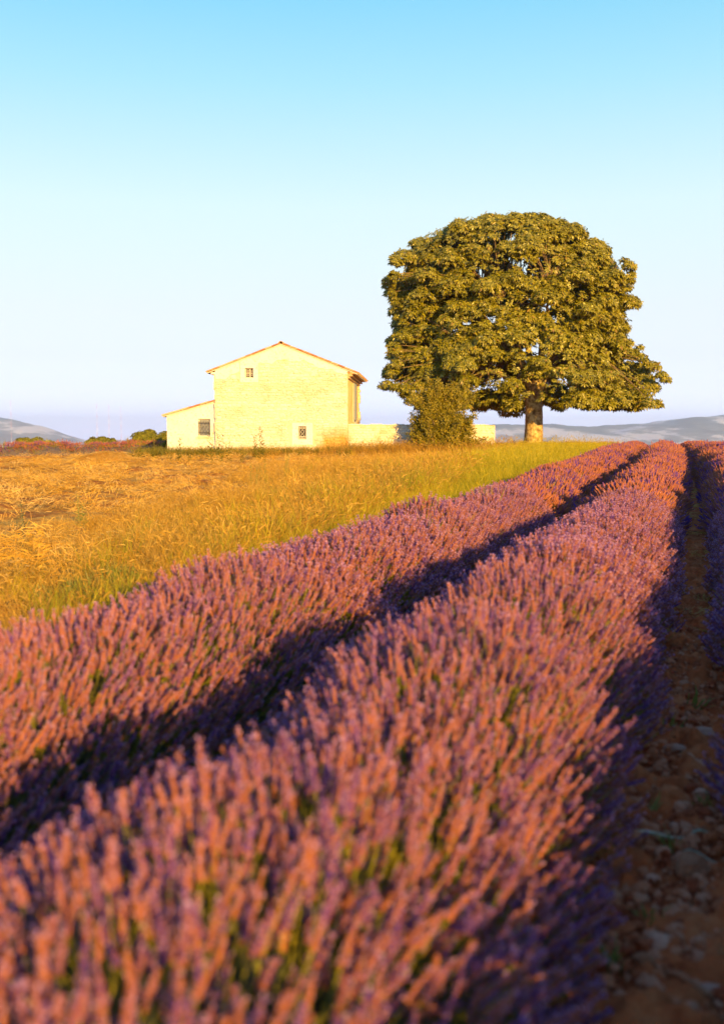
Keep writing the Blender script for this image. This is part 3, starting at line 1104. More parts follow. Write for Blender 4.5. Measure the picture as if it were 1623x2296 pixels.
zl = np.array([T(x, y)[1] for y, x in outline_l][::-1]); xl = np.array([T(x, y)[0] for y, x in outline_l][::-1])
zr = np.array([T(x, y)[1] for y, x in outline_r][::-1]); xr = np.array([T(x, y)[0] for y, x in outline_r][::-1])
r3 = np.random.default_rng(21)
ztop, zbot = zl.max(), T(0, 912)[1]
boughs = []
for k in range(530):
    zz = r3.uniform(zbot + 0.1, ztop - 0.1)
    a, b = np.interp(zz, zl, xl), np.interp(zz, zr, xr)
    cx, rx = (a + b) / 2, (b - a) / 2
    ry = max(rx * 0.80, 0.4)
    t = r3.uniform(0, 2 * PI)
    if k % 4 == 0:                       # the sides of the crown
        t = r3.normal(0, .35) + (PI if r3.random() < .5 else 0)
    q = r3.uniform(0.2, 1.0) ** 0.30
    bs = r3.uniform(0.45, 1.05)
    qx, qy = max(rx - bs * 0.80, 0.1) * q, max(ry - bs * 0.7, 0.1) * q
    zc = min(zz, ztop - bs * 0.35 - .12)
    bump = 1 + .07 * math.sin(2.3 * zz + 5 * t) + .05 * math.sin(4.1 * zz - 3 * t)
    if cx + qx * math.cos(t) > 7.6 and r3.random() < .25: continue
    if zz < zbot + 2.0 and abs(cx + qx * math.cos(t)) < 1.5 and math.sin(t) < 0: continue
    boughs.append((cx + qx * math.cos(t) * bump, qy * math.sin(t) * bump, zc, bs))
for k in range(130):                     # sprays that stick out of the outline
    zz = r3.uniform(zbot + .1, ztop - 3.2)
    side = k % 2
    e_ = np.interp(zz, zl, xl) if side else np.interp(zz, zr, xr)
    boughs.append((e_ + (-1 if side else 1) * r3.uniform(-.55, .22 if zz < ztop * .5 else -.05), r3.uniform(-3, 3), zz, r3.uniform(.20, .44)))
for k in range(40):                      # hanging ends along the underside
    xx = r3.uniform(xl.min() + .8, xr.max() - .5)
    if abs(xx) < 1.2: continue
    boughs.append((xx, r3.uniform(-4, 3), zbot + r3.uniform(-.25, .6) + .05 * abs(xx), r3.uniform(.30, .55)))
boughs = np.array(boughs)
# trunk
tk = MB()
hts = np.linspace(-0.3, 4.6, 18)
pts_, nn = [], 20
vs, fs = [], []
for i, zz in enumerate(hts):
    rr = 0.54 + 0.26 * math.exp(-max(zz, 0) / 0.5) + 0.06 * sstep(3.0, 4.4, zz)
    for k in range(nn):
        t = 2 * PI * k / nn
        q = rr * (1 + 0.05 * math.sin(3 * t + zz * 0.7) + 0.035 * math.sin(7 * t + zz) + random.uniform(-.015, .015))
        vs.append((q * math.cos(t) + 0.03 * math.sin(zz), q * math.sin(t), zz))
for i in range(len(hts) - 1):
    for k in range(nn):
        fs.append((i * nn + k, i * nn + (k + 1) % nn, (i + 1) * nn + (k + 1) % nn, (i + 1) * nn + k))
tk.add(vs, fs)
trunk = tk.build('trunk', M['bark'], tree, True)


def curve_pts(a, b, n, sag, r):
    a, b = Vector(a), Vector(b)
    m = (b - a)
    o = []
    for k in range(n + 1):
        t = k / n
        p = a + m * t
        p.z += sag * math.sin(PI * t) * m.length
        p += Vector((r.uniform(-1, 1), r.uniform(-1, 1), r.uniform(-1, 1))) * 0.03 * m.length * math.sin(PI * t)
        o.append(p)
    return o


ra = random.Random(5)
limb_ends = []
for k in range(14):
    t = k * 2.39996
    rad = 1.8 + 2.8 * ra.random()
    zz = 5.0 + 5.2 * ra.random()
    e = Vector((rad * math.cos(t), rad * math.sin(t) * 0.85, zz))
    q = MB()
    cps = curve_pts((0.2 * math.cos(t), 0.2 * math.sin(t), 3.4 + 1.0 * ra.random()), e, 8, 0.10, ra)
    q.tube(cps, [0.26 * (1 - 0.75 * i / 8) for i in range(9)], 8)
    q.build('limb', M['bark'], tree, True)
    limb_ends += cps[3:]
tw = MB()
for bx_, by_, bz_, bs in boughs:
    e = Vector((bx_, by_, bz_))
    s = min(limb_ends, key=lambda c: (c - e).length + (0.8 if c.z > e.z + 0.5 else 0))
    L = (e - s).length
    if L > 0.1:
        tw.tube(curve_pts(s, e, 4, 0.08, ra), [0.055, 0.045, 0.036, 0.026, 0.015], 5)
    for k in range(3):
        ee = e + Vector((ra.uniform(-1, 1), ra.uniform(-1, 1), ra.uniform(-.6, .3))) * bs * 0.8
        tw.tube(curve_pts(e, ee, 3, 0.06, ra), [0.018, 0.014, 0.010, 0.006], 4)
tag(tw.build('branches', M['twig'], tree), kind='stuff')
LP, LD, LS = [], [], []
for bx_, by_, bz_, bs in boughs:
    n = int(190 * bs ** 1.7)
    dz = r3.normal(size=(n, 3))
    dz /= np.linalg.norm(dz, axis=1, keepdims=True)
    dz[:, 2] = np.abs(dz[:, 2]) * np.where(r3.random(n) < 0.78, 1, -1)
    q = r3.uniform(0.55, 1.0, n) ** 0.6
    p = np.stack([bx_ + dz[:, 0] * bs * q, by_ + dz[:, 1] * bs * q, bz_ + dz[:, 2] * bs * 0.52 * q - 0.28 * bs * (dz[:, 0] ** 2 + dz[:, 1] ** 2)], 1)
    LP.append(p)
    dd = dz * 0.8 + np.array([0, 0, 0.55]) + r3.normal(0, .35, (n, 3))
    LD.append(dd)
    LS.append(r3.uniform(.85, 1.35, n))
# loose sprays that knit the boughs together
n = 4200
zz = r3.uniform(zbot + .2, ztop - .5, n)
a_, b_ = np.interp(zz, zl, xl), np.interp(zz, zr, xr)
t = r3.uniform(0, 2 * PI, n)
q = r3.uniform(.70, .96, n) * (1 + .05 * np.sin(3 * t + zz) + .04 * np.sin(7 * t - 2 * zz))
LP.append(np.stack([(a_ + b_) / 2 + (b_ - a_) / 2 * q * np.cos(t), (b_ - a_) / 2 * .8 * q * np.sin(t), zz + r3.normal(0, .1, n)], 1))
LD.append(np.stack([np.cos(t) * .7, np.sin(t) * .7, .8 + 0 * t], 1) + r3.normal(0, .35, (n, 3)))
LS.append(r3.uniform(.8, 1.3, n))
LP, LD, LS = np.concatenate(LP), np.concatenate(LD), np.concatenate(LS)
# stray sprays at the rim
# the sprays that show largest from the road side become parts of their own
front = -LP[:, 1] + 0.25 * r3.random(len(LP)) * 6
big = np.argsort(-(front + 2.5 * LS))[:3000]
big = r3.choice(big, 280, replace=False)
mask = np.ones(len(LP), bool); mask[big] = False
V, F = leaf_arrays(LP[mask], LD[mask], LS[mask], 6, 0.20, 0.044, 0.6, r3)
fo = obj('foliage', np_mesh('foliage', V, F, M['tree_leaf']), tree)
tag(fo, kind='stuff')
sprays = []
for k in range(8):
    V, F = leaf_arrays(np.zeros((1, 3)), np.array([[0.0, 0, 1.0]]), np.array([1.0]), 6, 0.20, 0.044, 0.6, r3)
    sprays.append(np_mesh('leaf_spray', V, F, M['tree_leaf']))
eu = euler_from(LD[big], r3.uniform(0, 6.28, len(big)))
for k, i in enumerate(big):
    obj('leaf_spray', sprays[k % 8], tree, LP[i], eu[k], (LS[i],) * 3)

# ------------------------------------------------------------------ shrub before the wall
SY = 51.2
sb = P(985, 1010, SY)
shrub = empty('shrub', (sb.x, SY, float(ground_z(sb.x, SY))), 0, 'dark small-leaved shrub leaning against the low garden wall', 'shrub')
r4 = np.random.default_rng(31)
q = MB()
LP, LD = [], []
lobes = [(975, 905, 1.0), (940, 935, .75), (1000, 930, 1.0), (1035, 940, .85), (955, 965, .95), (1010, 965, 1.0), (1048, 968, .6), (935, 975, .6), (1005, 872, .7), (965, 875, .6), (1075, 985, .35)]
wts = np.array([l[2] ** 2 for l in lobes]); wts /= wts.sum()
for k in range(235):
    lx, ly, ls = lobes[r4.choice(len(lobes), p=wts)]
    p = P(lx, ly, SY)
    e = np.array([p.x - sb.x, 0, p.z - shrub.location.z]) + r4.normal(0, .46, 3) * ls * np.array([1.1, .9, 1.0])
    e[2] = max(e[2], .15)
    b0 = np.array([r4.normal(0, .35), r4.normal(0, .2), 0])
    if k > 90:                            # side shoots start half-way up
        b0 = b0 * .4 + e * r4.uniform(.35, .65)
    path = curve_pts(b0, e, 5, r4.uniform(.0, .14), ra)
    q.tube(path, [.022, .019, .016, .012, .008, .004], 4)
    L = float(np.linalg.norm(e - b0))
    m = int(16 + 16 * L)
    tt = r4.uniform(.25, 1.05, m) ** .8
    pa = np.array([list(x) for x in path])
    xx = np.stack([np.interp(tt * 5, np.arange(6), pa[:, c]) for c in range(3)], 1)
    xx += r4.normal(0, .10, xx.shape)
    xx[:, 2] = np.maximum(xx[:, 2], .04)
    LP.append(xx)
    LD.append(r4.normal(0, .6, xx.shape) + np.array([0, -.2, .7]))
q.build('stem', M['twig'], shrub)
LP, LD = np.concatenate(LP), np.concatenate(LD)
V, F = leaf_arrays(LP, LD, r4.uniform(.7, 1.3, len(LP)), 4, 0.13, 0.036, 0.25, r4)
tag(obj('foliage', np_mesh('foliage', V, F, M['shrub_leaf']), shrub), kind='stuff')


def bush(name, px0, px1, ptop, Y, label, seed, n=900, leaf=0.22, mat='far_leaf', group=None, dense=1.0):
    a, b = P(px0, ptop, Y), P(px1, ptop, Y)
    cx = (a.x + b.x) / 2
    gz = float(ground_z(cx, Y))
    r = np.random.default_rng(seed)
    o = empty(name, (cx, Y, gz), 0, label, 'bush', group)
    w, h = (b.x - a.x), a.z - gz
    st = MB()
    st.tube([(0, 0, -0.1), (0.05 * w, 0, h * .3), (0, 0, h * .6)], [0.04 * w, .03 * w, .012 * w], 6)
    lp, ld = [], []
    nl = max(4, int(w / h * 5))
    for k in range(nl):
        c = np.array([(k + .5) / nl * w - w / 2, r.uniform(-.2, .2) * w, h * r.uniform(.45, .72)])
        c[0] *= 0.86
        s = h * r.uniform(.22, .34)
        st.tube([(0, 0, h * .2), (c[0] * .6, c[1] * .5, h * .4), tuple(c)], [.02 * w, .014 * w, .006 * w], 5)
        m = int(n / nl * dense)
        d = r.normal(size=(m, 3)); d /= np.linalg.norm(d, axis=1, keepdims=True)
        lp.append(c + d * s * r.uniform(.4, 1.05, m)[:, None] * np.array([1.1, 1, 1.0]))
        ld.append(d + np.array([0, 0, .4]))
        low = int(m * .3)
        lp.append(np.stack([c[0] + r.normal(0, s * .8, low), c[1] + r.normal(0, s * .5, low), r.uniform(0.02, .45, low) * h], 1)); ld.append(r.normal(size=(low, 3)) + np.array([0, 0, .5]))
    lp, ld = np.concatenate(lp), np.concatenate(ld)
    lp[:, 2] = np.clip(lp[:, 2], 0.02, h * 1.02)
    st.build('stem', M['twig'], o)
    V, F = leaf_arrays(lp, ld, r.uniform(.7, 1.3, len(lp)), 4, leaf, leaf * .32, .2, r)
    tag(obj('foliage', np_mesh('foliage', V, F, M[mat]), o), kind='stuff')
    return o


bush('distant_bush', 36, 92, 979, 140, 'wide rounded green bush on the horizon, furthest from the farmhouse', 41, 1500, .34)
bush('distant_bush', 90, 124, 985, 150, 'small yellowish bush on the horizon touching the wide rounded bush', 42, 800, .34)
bush('distant_bush', 126, 146, 991, 150, 'tiny low bush on the horizon, smallest of those on the left', 43, 500, .3)
bush('distant_bush', 196, 258, 979, 140, 'dark green two-lobed bush on the horizon between the masts and farmhouse', 44, 1600, .34)
bush('tall_bush', 306, 352, 961, 72, 'loose tall olive-green bush just left of the farmhouse wing', 45, 1500, .20)
bush('tall_bush', 343, 392, 960, 75, 'dark bush partly hidden behind the farmhouse wing', 46, 1500, .20)
bush('distant_bush', 1583, 1603, 992, 230, 'low green bush at the far right end of the lavender skyline', 47, 500, .42)
bush('distant_bush', 1600, 1626, 990, 230, 'highest little bush on the far right lavender skyline', 48, 600, .42)

# ------------------------------------------------------------------ radio masts
for (px, pt, lab) in ((27, 898, 'red and white radio mast standing alone before the left hill'),
                      (219, 905, 'tallest of three faint radio masts grouped beyond the field'),
                      (246, 908, 'middle one of the three faint radio masts beyond the field'),
                      (273, 912, 'shortest of the three faint radio masts, nearest the farmhouse')):
    Y = 4200.0
    b_ = P(px, 990, Y)
    gz = float(ground_z(b_.x, Y))
    top = P(px, pt, Y).z
    mast = empty('radio_mast', (b_.x, Y, gz), 0, lab, 'radio mast', 'radio masts on the plain beyond the field')
    H = top - gz
    n = 9
    for k in range(n):
        s_ = MB()
        z0, z1 = H * k / n, H * (k + 1) / n
        wd = 1.5
        for i in range(3):
            a1 = 2 * PI * i / 3
            a2 = 2 * PI * (i + 1) / 3
            p1, p2 = (wd * math.cos(a1), wd * math.sin(a1)), (wd * math.cos(a2), wd * math.sin(a2))
            s_.tube([(p1[0], p1[1], z0), (p1[0], p1[1], z1)], [.12, .12], 4)
            nb = 4
            for j in range(nb):
                za, zb = z0 + (z1 - z0) * j / nb, z0 + (z1 - z0) * (j + 1) / nb
                s_.tube([(p1[0], p1[1], za), (p2[0], p2[1], zb)], [.06, .06], 4)
        s_.build('mast_section', M['red_paint'] if k % 2 == 0 else M['white_paint'], mast)

# ------------------------------------------------------------------ lavender
def spike_mesh(seed, near):
    """one flower spike on its stem; the head starts at z = 0, the stem hangs below"""
    r = random.Random(seed)
    mb = MB()
    bend = (r.uniform(-.015, .015), r.uniform(-.015, .015))
    n = 5 if near else 3
    SL = 0.34
    mb.tube([(bend[0] * t * t * 2.2, bend[1] * t * t * 2.2, -SL * t) for t in [k / 4 for k in range(5)]], [0.0012] * 5 if near else [0.0018] * 5, n, 1, False)
    H = r.uniform(0.070, 0.115)
    nw = 8 if near else 6
    lean = (r.uniform(-.012, .012), r.uniform(-.012, .012))
    core = []
    for w in range(nw):
        t = w / (nw - 1)
        z = H * t
        cx, cy = lean[0] * t * t, lean[1] * t * t
        R = 0.0068 * (1 - 0.55 * t) * (0.85 if w == 0 else 1)
        core.append(((cx, cy, z), R))
        nf = 7 if near else 4
        for k in range(nf):
            a = 2 * PI * (k + r.random() * .5) / nf + w * 0.5
            ca, sa = math.cos(a), math.sin(a)
            L = r.uniform(0.0075, 0.0112) * (1.1 - .35 * t)
            wd = 0.0029 if near else 0.0042
            bx, by = cx + ca * R * .5, cy + sa * R * .5
            tx, ty, tz_ = cx + ca * (R * .5 + L * .62), cy + sa * (R * .5 + L * .62), z + L * .8
            sx, sy = -sa * wd, ca * wd
            mx, my, mz = (bx + tx) / 2, (by + ty) / 2, (z + tz_) / 2
            # bellied four-sided calyx
            vs = [(bx, by, z - .002), (mx + sx, my + sy, mz), (mx + ca * wd * .7, my + sa * wd * .7, mz - wd * .7), (mx - sx, my - sy, mz), (mx - ca * wd * .7, my - sa * wd * .7, mz + wd * .7), (tx, ty, tz_)]
            mb.add(vs, [(0, 2, 1), (0, 3, 2), (0, 4, 3), (0, 1, 4), (5, 1, 2), (5, 2, 3), (5, 3, 4), (5, 4, 1)], 0)
            if r.random() < (0.20 if near else 0.16):
                fw = 0.0042 if near else 0.006
                ex, ey, ez = tx + ca * .004, ty + sa * .004, tz_ + .003
                mb.add([(tx, ty, tz_ - .002), (ex - sa * fw, ey + ca * fw, ez + fw * .4), (ex + sa * fw, ey - ca * fw, ez + fw * .4), (ex, ey, ez + fw * 1.3), (ex, ey, ez - fw)],
                       [(0, 2, 3), (0, 3, 1), (0, 1, 4), (0, 4, 2)], 2)
    mb.tube([c for c, q in core], [q * .8 for c, q in core], 5 if near else 4, 0)
    return mb.mesh('flower_spike', [M['calyx'], M['stem'], M['corolla']], False)


def far_tuft(seed, n=20, rad=0.15):
    """a handful of simplified spikes"""
    r = random.Random(seed)
    mb = MB()
    for k in range(n):
        a, q = r.uniform(0, 2 * PI), rad * math.sqrt(r.random())
        x, y, z = q * math.cos(a), q * math.sin(a), r.uniform(-.05, .04)
        lx, ly = x * .5 + r.uniform(-.03, .03), y * .5 + r.uniform(-.03, .03)
        H = r.uniform(.08, .12)
        mb.tube([(x - lx, y - ly, z - .25), (x, y, z)], [.002, .002], 3, 1, False)
        d = Vector((lx, ly, .25)).normalized()
        p = Vector((x, y, z))
        mb.tube([p, p + d * H * .25, p + d * H * .65, p + d * H], [.005, .0105, .009, .003], 5, 0)
        if r.random() < .6:
            t = p + d * H * r.uniform(.5, .95) + Vector((r.uniform(-.01, .01), r.uniform(-.01, .01), 0))
            mb.add([t + Vector((-.008, 0, 0)), t + Vector((0, -.008, .004)), t + Vector((.008, 0, 0)), t + Vector((0, .006, .009))], [(0, 1, 2), (0, 2, 3), (0, 3, 1), (1, 3, 2)], 2)
    return mb.mesh('lavender_tuft', [M['calyx'], M['stem'], M['corolla']], False)


def leaf_tuft(seed, n=26, L=0.22, mat='lav_leaf', rad=.08, wd=.004):
    r = random.Random(seed)
    mb = MB()
    for k in range(n):
        a, q = r.uniform(0, 2 * PI), rad * r.random()
        x, y = q * math.cos(a), q * math.sin(a)
        l = L * r.uniform(.5, 1.1)
        ox, oy = x * 1.2 + r.uniform(-.05, .05), y * 1.2 + r.uniform(-.05, .05)
        b = r.uniform(0, PI)
        sx, sy = wd * math.cos(b), wd * math.sin(b)
        mb.add([(x - sx, y - sy, -.1), (x + sx, y + sy, -.1), (x + ox * .5 + sx, y + oy * .5 + sy, l * .55), (x + ox * .5 - sx, y + oy * .5 - sy, l * .55), (x + ox, y + oy, l)], [(0, 1, 2, 3), (3, 2, 4)])
    return mb.mesh('leaf_tuft', [M[mat]], False)


NEAR = [spike_mesh(200 + i, True) for i in range(6)]
MID = [spike_mesh(300 + i, False) for i in range(5)]
FAR = [far_tuft(400 + i) for i in range(5)]
FARB = [far_tuft(450 + i, 34, .32) for i in range(4)]
LEAF = [leaf_tuft(500 + i) for i in range(4)]
GLEAF = [leaf_tuft(520 + i, 30, .42, 'stem', .10, .0035) for i in range(3)]
LAV = source_collection('lavender_source', NEAR + MID + FAR + FARB + LEAF + GLEAF)
I_NEAR, I_MID, I_FAR, I_FARB, I_LEAF, I_GL = 0, 6, 11, 16, 20, 24


def row_shift(v):
    """rows bend a little to the left beyond the rise"""
    return -0.00045 * np.clip(v - 18, 0, 100) ** 2


def lavender_row(uc, v0, v1, hw, h, label, seed, n_parts, dens=1.0):
    r = np.random.default_rng(seed)
    x0, y0 = uv2xy(uc, 4.0)
    row = empty('lavender_row', (x0, y0, 0), 0, label, 'lavender row', 'lavender rows in bloom')
    off = np.array([x0, y0, 0])
    # bush-to-bush variation along the row
    nb = int((v1 - v0) / 0.55) + 4
    bh, bw, bc = r.normal(0, .05, nb), r.normal(0, .06, nb), r.normal(0, .05, nb)
    bi = lambda v, arr: np.interp((v - v0) / 0.55, np.arange(nb), arr)

    def surf(v, ph, k=1.0):
        w_ = (hw + bi(v, bw)) * k
        h__ = (h + bi(v, bh)) * k
        u = uc + row_shift(v) + bi(v, bc) + w_ * np.sin(ph) * (0.82 + 0.18 * np.abs(np.sin(ph)))
        zz = h__ * np.clip(np.cos(ph), 0, 1) ** 0.8
        x, y = uv2xy(u, v)
        return x, y, ground_z(x, y) + zz

    # inner foliage body
    vv = np.arange(v0, v1, 0.14)
    pp = np.linspace(-PI / 2, PI / 2, 15)
    Vg, Pg = np.meshgrid(vv, pp, indexing='ij')
    x, y, z = surf(Vg.ravel(), Pg.ravel(), 0.60)
    x = x + r.normal(0, .022, x.shape); y = y + r.normal(0, .022, y.shape); z = z + r.normal(0, .022, z.shape)
    n = len(pp)
    ii = (np.arange(len(vv) - 1)[:, None] * n + np.arange(n - 1)[None, :]).ravel()
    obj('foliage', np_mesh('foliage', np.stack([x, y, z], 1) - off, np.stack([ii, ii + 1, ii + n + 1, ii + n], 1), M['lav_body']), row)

    PT, DR, SC, ID = [], [], [], []

    def put(n, va, vb, base, cnt, k0=.90, k1=1.10, tilt=.62, jit=.16, s0=.66, s1=.98, pw=1.0, phm=1.45):
        v = r.uniform(va, vb, n)
        ph = np.clip(r.uniform(-1, 1, n), -1, 1) * phm
        x, y, z = surf(v, ph, 1.0)
        k = r.uniform(k0, k1, n)
        xc, yc = uv2xy(uc + row_shift(v), v)
        zc = ground_z(xc, yc)
        x = xc + (x - xc) * k; y = yc + (y - yc) * k; z = zc + (z - zc) * k
        a = ph * tilt
        d = np.stack([np.sin(a) * NV[0], np.sin(a) * NV[1], np.cos(a)], 1) + r.normal(0, jit, (n, 3))
        # lean outwards within each bush too
        bph = np.sin((v - v0) / 0.55 * 2 * PI) * 0.16
        d[:, 0] += bph * DV[0]; d[:, 1] += bph * DV[1]
        d[:, 2] = np.maximum(d[:, 2], .12)
        PT.append(np.stack([x, y, z], 1)); DR.append(d); SC.append(r.uniform(s0, s1, n)); ID.append(base + r.integers(0, cnt, n))

    L = lambda a, b: max(0.0, min(b, v1) - max(a, v0))
    for (a, b, per, base, cnt, kw) in (
            (v0, 6.0, 1350 * dens, I_NEAR, 6, dict(k0=.84, k1=1.10)), (6.0, 15.0, 1700 * dens, I_MID, 5, dict(k0=.90, k1=1.08, s0=.75, s1=1.1)), (15.0, 32.0, 88 * dens, I_FAR, 5, dict(k0=.95, k1=1.03, s0=1, s1=1.3)),
            (32.0, v1, 34 * dens, I_FARB, 4, dict(k0=.95, k1=1.02, s0=1.0, s1=1.3)),
            (v0, 14.0, 110, I_LEAF, 4, dict(k0=.50, k1=.74, tilt=.8)), (7.0, 22.0, 4, I_GL, 3, dict(k0=.55, k1=.75, s0=.7, s1=1.05))):
        n = int(per * L(a, b) * hw / 0.65)
        if n > 0:
            put(n, max(a, v0), min(b, v1), base, cnt, **kw)
    PT, DR, SC, ID = np.concatenate(PT), np.concatenate(DR), np.concatenate(SC), np.concatenate(ID)
    EU = euler_from(DR, r.uniform(0, 2 * PI, len(PT)))
    # the spikes that show largest become parts of their own
    keep = np.ones(len(PT), bool)
    if n_parts:
        rel = PT - np.array([0, 0, EYE])
        dep = rel[:, 1] * cp - rel[:, 2] * sp
        upc = rel[:, 1] * sp + rel[:, 2] * cp
        sx, sy = rel[:, 0] / np.maximum(dep, .01) * FPX, upc / np.maximum(dep, .01) * FPX
        a = np.abs(r.normal(0, 1, 1))
        inn = (dep > .7) & (np.abs(sx) < 800) & (np.abs(sy) < 1140) & (ID < I_FAR)
        hgt = PT[:, 2] - ground_z(PT[:, 0], PT[:, 1])
        score = np.where(inn & (hgt > h * .72), dep, 1e9)
        pick = np.argsort(score)[:n_parts]
        pick = pick[score[pick] < 1e8]
        keep[pick] = False
        for i in pick:
            obj('flower_spike', (NEAR + MID)[ID[i]], row, PT[i] - off, EU[i], (SC[i],) * 3)
    o = scatter('flowers', PT[keep] - off, EU[keep], SC[keep], ID[keep], LAV, row)
    tag(o, kind='stuff')
    return row


lavender_row(-0.91, -1.2, 70, 0.655, 0.70, 'broad lavender row in front of the camera, directly left of the bare path', 61, 300)
lavender_row(-2.63, -1.0, 72, 0.71, 0.68, 'lavender row bordering the tall yellow-green grass', 62, 300)
lavender_row(0.90, 0.3, 78, 0.64, 0.70, 'lavender row on the right edge, beyond the bare stony path', 63, 120)
lavender_row(2.65, 22, 90, 0.66, 0.66, 'lavender row showing only far off at the right edge of the skyline', 64, 0, .8)


def lavender_strip(name, p0, p1, hw, h, label, seed, per):
    """a far row between two ground points"""
    r = np.random.default_rng(seed)
    p0, p1 = np.array(p0, float), np.array(p1, float)
    L = np.linalg.norm(p1 - p0)
    o = empty(name, (p0[0], p0[1], 0), 0, label, 'lavender row', 'far lavender rows')
    t_ = (p1 - p0) / L
    n_ = np.array([t_[1], -t_[0]])
    nb = int(L / .6) + 3
    bh = r.normal(0, .05, nb)
    vv = np.arange(0, L, .3); pp = np.linspace(-PI / 2, PI / 2, 9)
    Vg, Pg = [a.ravel() for a in np.meshgrid(vv, pp, indexing='ij')]

    def surf(v, ph, k):
        hh = (h + np.interp(v / .6, np.arange(nb), bh)) * k
        u = hw * k * np.sin(ph)
        x = p0[0] + t_[0] * v + n_[0] * u; y = p0[1] + t_[1] * v + n_[1] * u
        return np.stack([x, y, ground_z(x, y) + hh * np.clip(np.cos(ph), 0, 1) ** .7], 1)
    n = len(pp)
    ii = (np.arange(len(vv) - 1)[:, None] * n + np.arange(n - 1)[None, :]).ravel()
    off = np.array([p0[0], p0[1], 0])
    B = surf(Vg, Pg, .78) + r.normal(0, .03, (len(Vg), 3))
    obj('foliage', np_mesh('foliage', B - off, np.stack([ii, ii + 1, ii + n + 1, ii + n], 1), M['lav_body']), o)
    m = int(per * L)
    v, ph = r.uniform(0, L, m), r.uniform(-1.35, 1.35, m)
    pt = surf(v, ph, 1.0)
    d = np.stack([np.sin(ph * .6) * n_[0], np.sin(ph * .6) * n_[1], np.cos(ph * .6)], 1) + r.normal(0, .18, (m, 3))
    idx = np.where(r.random(m) < .93, I_FARB + r.integers(0, 4, m), I_GL + r.integers(0, 3, m))
    f = scatter('flowers', pt - off, euler_from(d, r.uniform(0, 6.28, m)), r.uniform(.9, 1.25, m), idx, LAV, o)
    tag(f, kind='stuff')
    return o


lavender_strip('lavender_row', (-34, 61), (-12.6, 63.5), .8, .76, 'far lavender row along the back edge of the straw field, left of the farmhouse', 71, 15)
lavender_strip('lavender_row', (4.0, 72), (19.0, 76), .8, .75, 'far lavender row on the skyline behind the tree trunk and garden wall', 72, 22)

# ------------------------------------------------------------------ grasses and straw
def grass_tuft(seed, n, L, mat, rad, wd, lean=.35, heads=0, flat=0.0):
    r = random.Random(seed)
    mb = MB()
    for k in range(n):
        a, q = r.uniform(0, 2 * PI), rad * math.sqrt(r.random())
        x, y = q * math.cos(a), q * math.sin(a)
        l = L * r.uniform(.55, 1.12)
        b = r.uniform(0, 2 * PI)
        ln = lean * r.uniform(.3, 1.4)
        dx, dy = math.cos(b) * ln + .10, math.sin(b) * ln
        c = r.uniform(0, PI)
        sx, sy = wd * math.cos(c), wd * math.sin(c)
        pr = []
        for t in (0, .4, .75, 1):
            pr.append(Vector((x + dx * l * t * t, y + dy * l * t * t, l * (t - .30 * ln * t * t) - .02)))
        w_ = [1, .85, .5]
        vs = []
        for p_, ww in zip(pr[:3], w_):
            vs += [(p_.x - sx * ww, p_.y - sy * ww, p_.z), (p_.x + sx * ww, p_.y + sy * ww, p_.z)]
        vs.append(tuple(pr[3]))
        mb.add(vs, [(0, 1, 3, 2), (2, 3, 5, 4), (4, 5, 6)])
        if k < heads:
            d = (pr[3] - pr[2]).normalized()
            p_ = pr[3]
            hl = r.uniform(.05, .09)
            mb.tube([p_, p_ + d * hl * .3, p_ + d * hl * .7 + Vector((0, 0, -.006)), p_ + d * hl + Vector((0, 0, -.015))], [.0015, .0045, .004, .001], 4)
    return mb.mesh('grass_tuft', [M[mat]], False)


def straw_patch(seed, n, rad, mat='straw'):
    r = random.Random(seed)
    mb = MB()
    main = r.uniform(0, PI)
    for k in range(n):
        a, q = r.uniform(0, 2 * PI), rad * math.sqrt(r.random())
        x, y, z = q * math.cos(a), q * math.sin(a), r.uniform(0, .07) * (1 - q / rad) + .01
        l = r.uniform(.06, .20)
        b = main + r.gauss(0, .7)
        up = r.uniform(-.10, .45)
        d = Vector((math.cos(b), math.sin(b), up)) * l
        s = Vector((-math.sin(b), math.cos(b), r.uniform(-.5, .8))) * .0026
        p0 = Vector((x, y, z)) - d * .5
        p1 = Vector((x, y, z + r.uniform(0, .03)))
        p2 = p0 + d
        p0.z, p2.z = max(p0.z, .005), max(p2.z, .005)
        mb.add([p0 - s, p0 + s, p1 + s, p1 - s, p2 + s, p2 - s], [(0, 1, 2, 3), (3, 2, 4, 5)])
    return mb.mesh('straw_patch', [M[mat]], False)


GR = [grass_tuft(600 + i, 72, .52, 'grass_green' if i < 2 else 'grass', .17, .0028, .42) for i in range(4)] + [grass_tuft(610 + i, 60, .60, 'grass', .17, .0027, .45, 8) for i in range(2)]
DR_ = [grass_tuft(620 + i, 58, .42, 'dry', .18, .0027, .65) for i in range(4)] + [grass_tuft(630 + i, 50, .46, 'dry', .18, .0026, .75, 12) for i in range(3)]
ST = [straw_patch(640 + i, 105, .40) for i in range(5)]
WD = [grass_tuft(650 + i, 26, .50, 'weed', .20, .009, .5) for i in range(3)]
GC = source_collection('grass_source', GR + DR_ + ST + WD)
I_GR, I_GH, I_DR, I_DH, I_ST, I_WD = 0, 4, 6, 10, 13, 18


def on_ground(u, v, lift=0.0):
    x, y = uv2xy(u, v)
    return np.stack([x, y, ground_z(x, y) + lift], 1)


def wob(v):
    return .35 * np.sin(v * .33) + .2 * np.sin(v * .9 + 1)


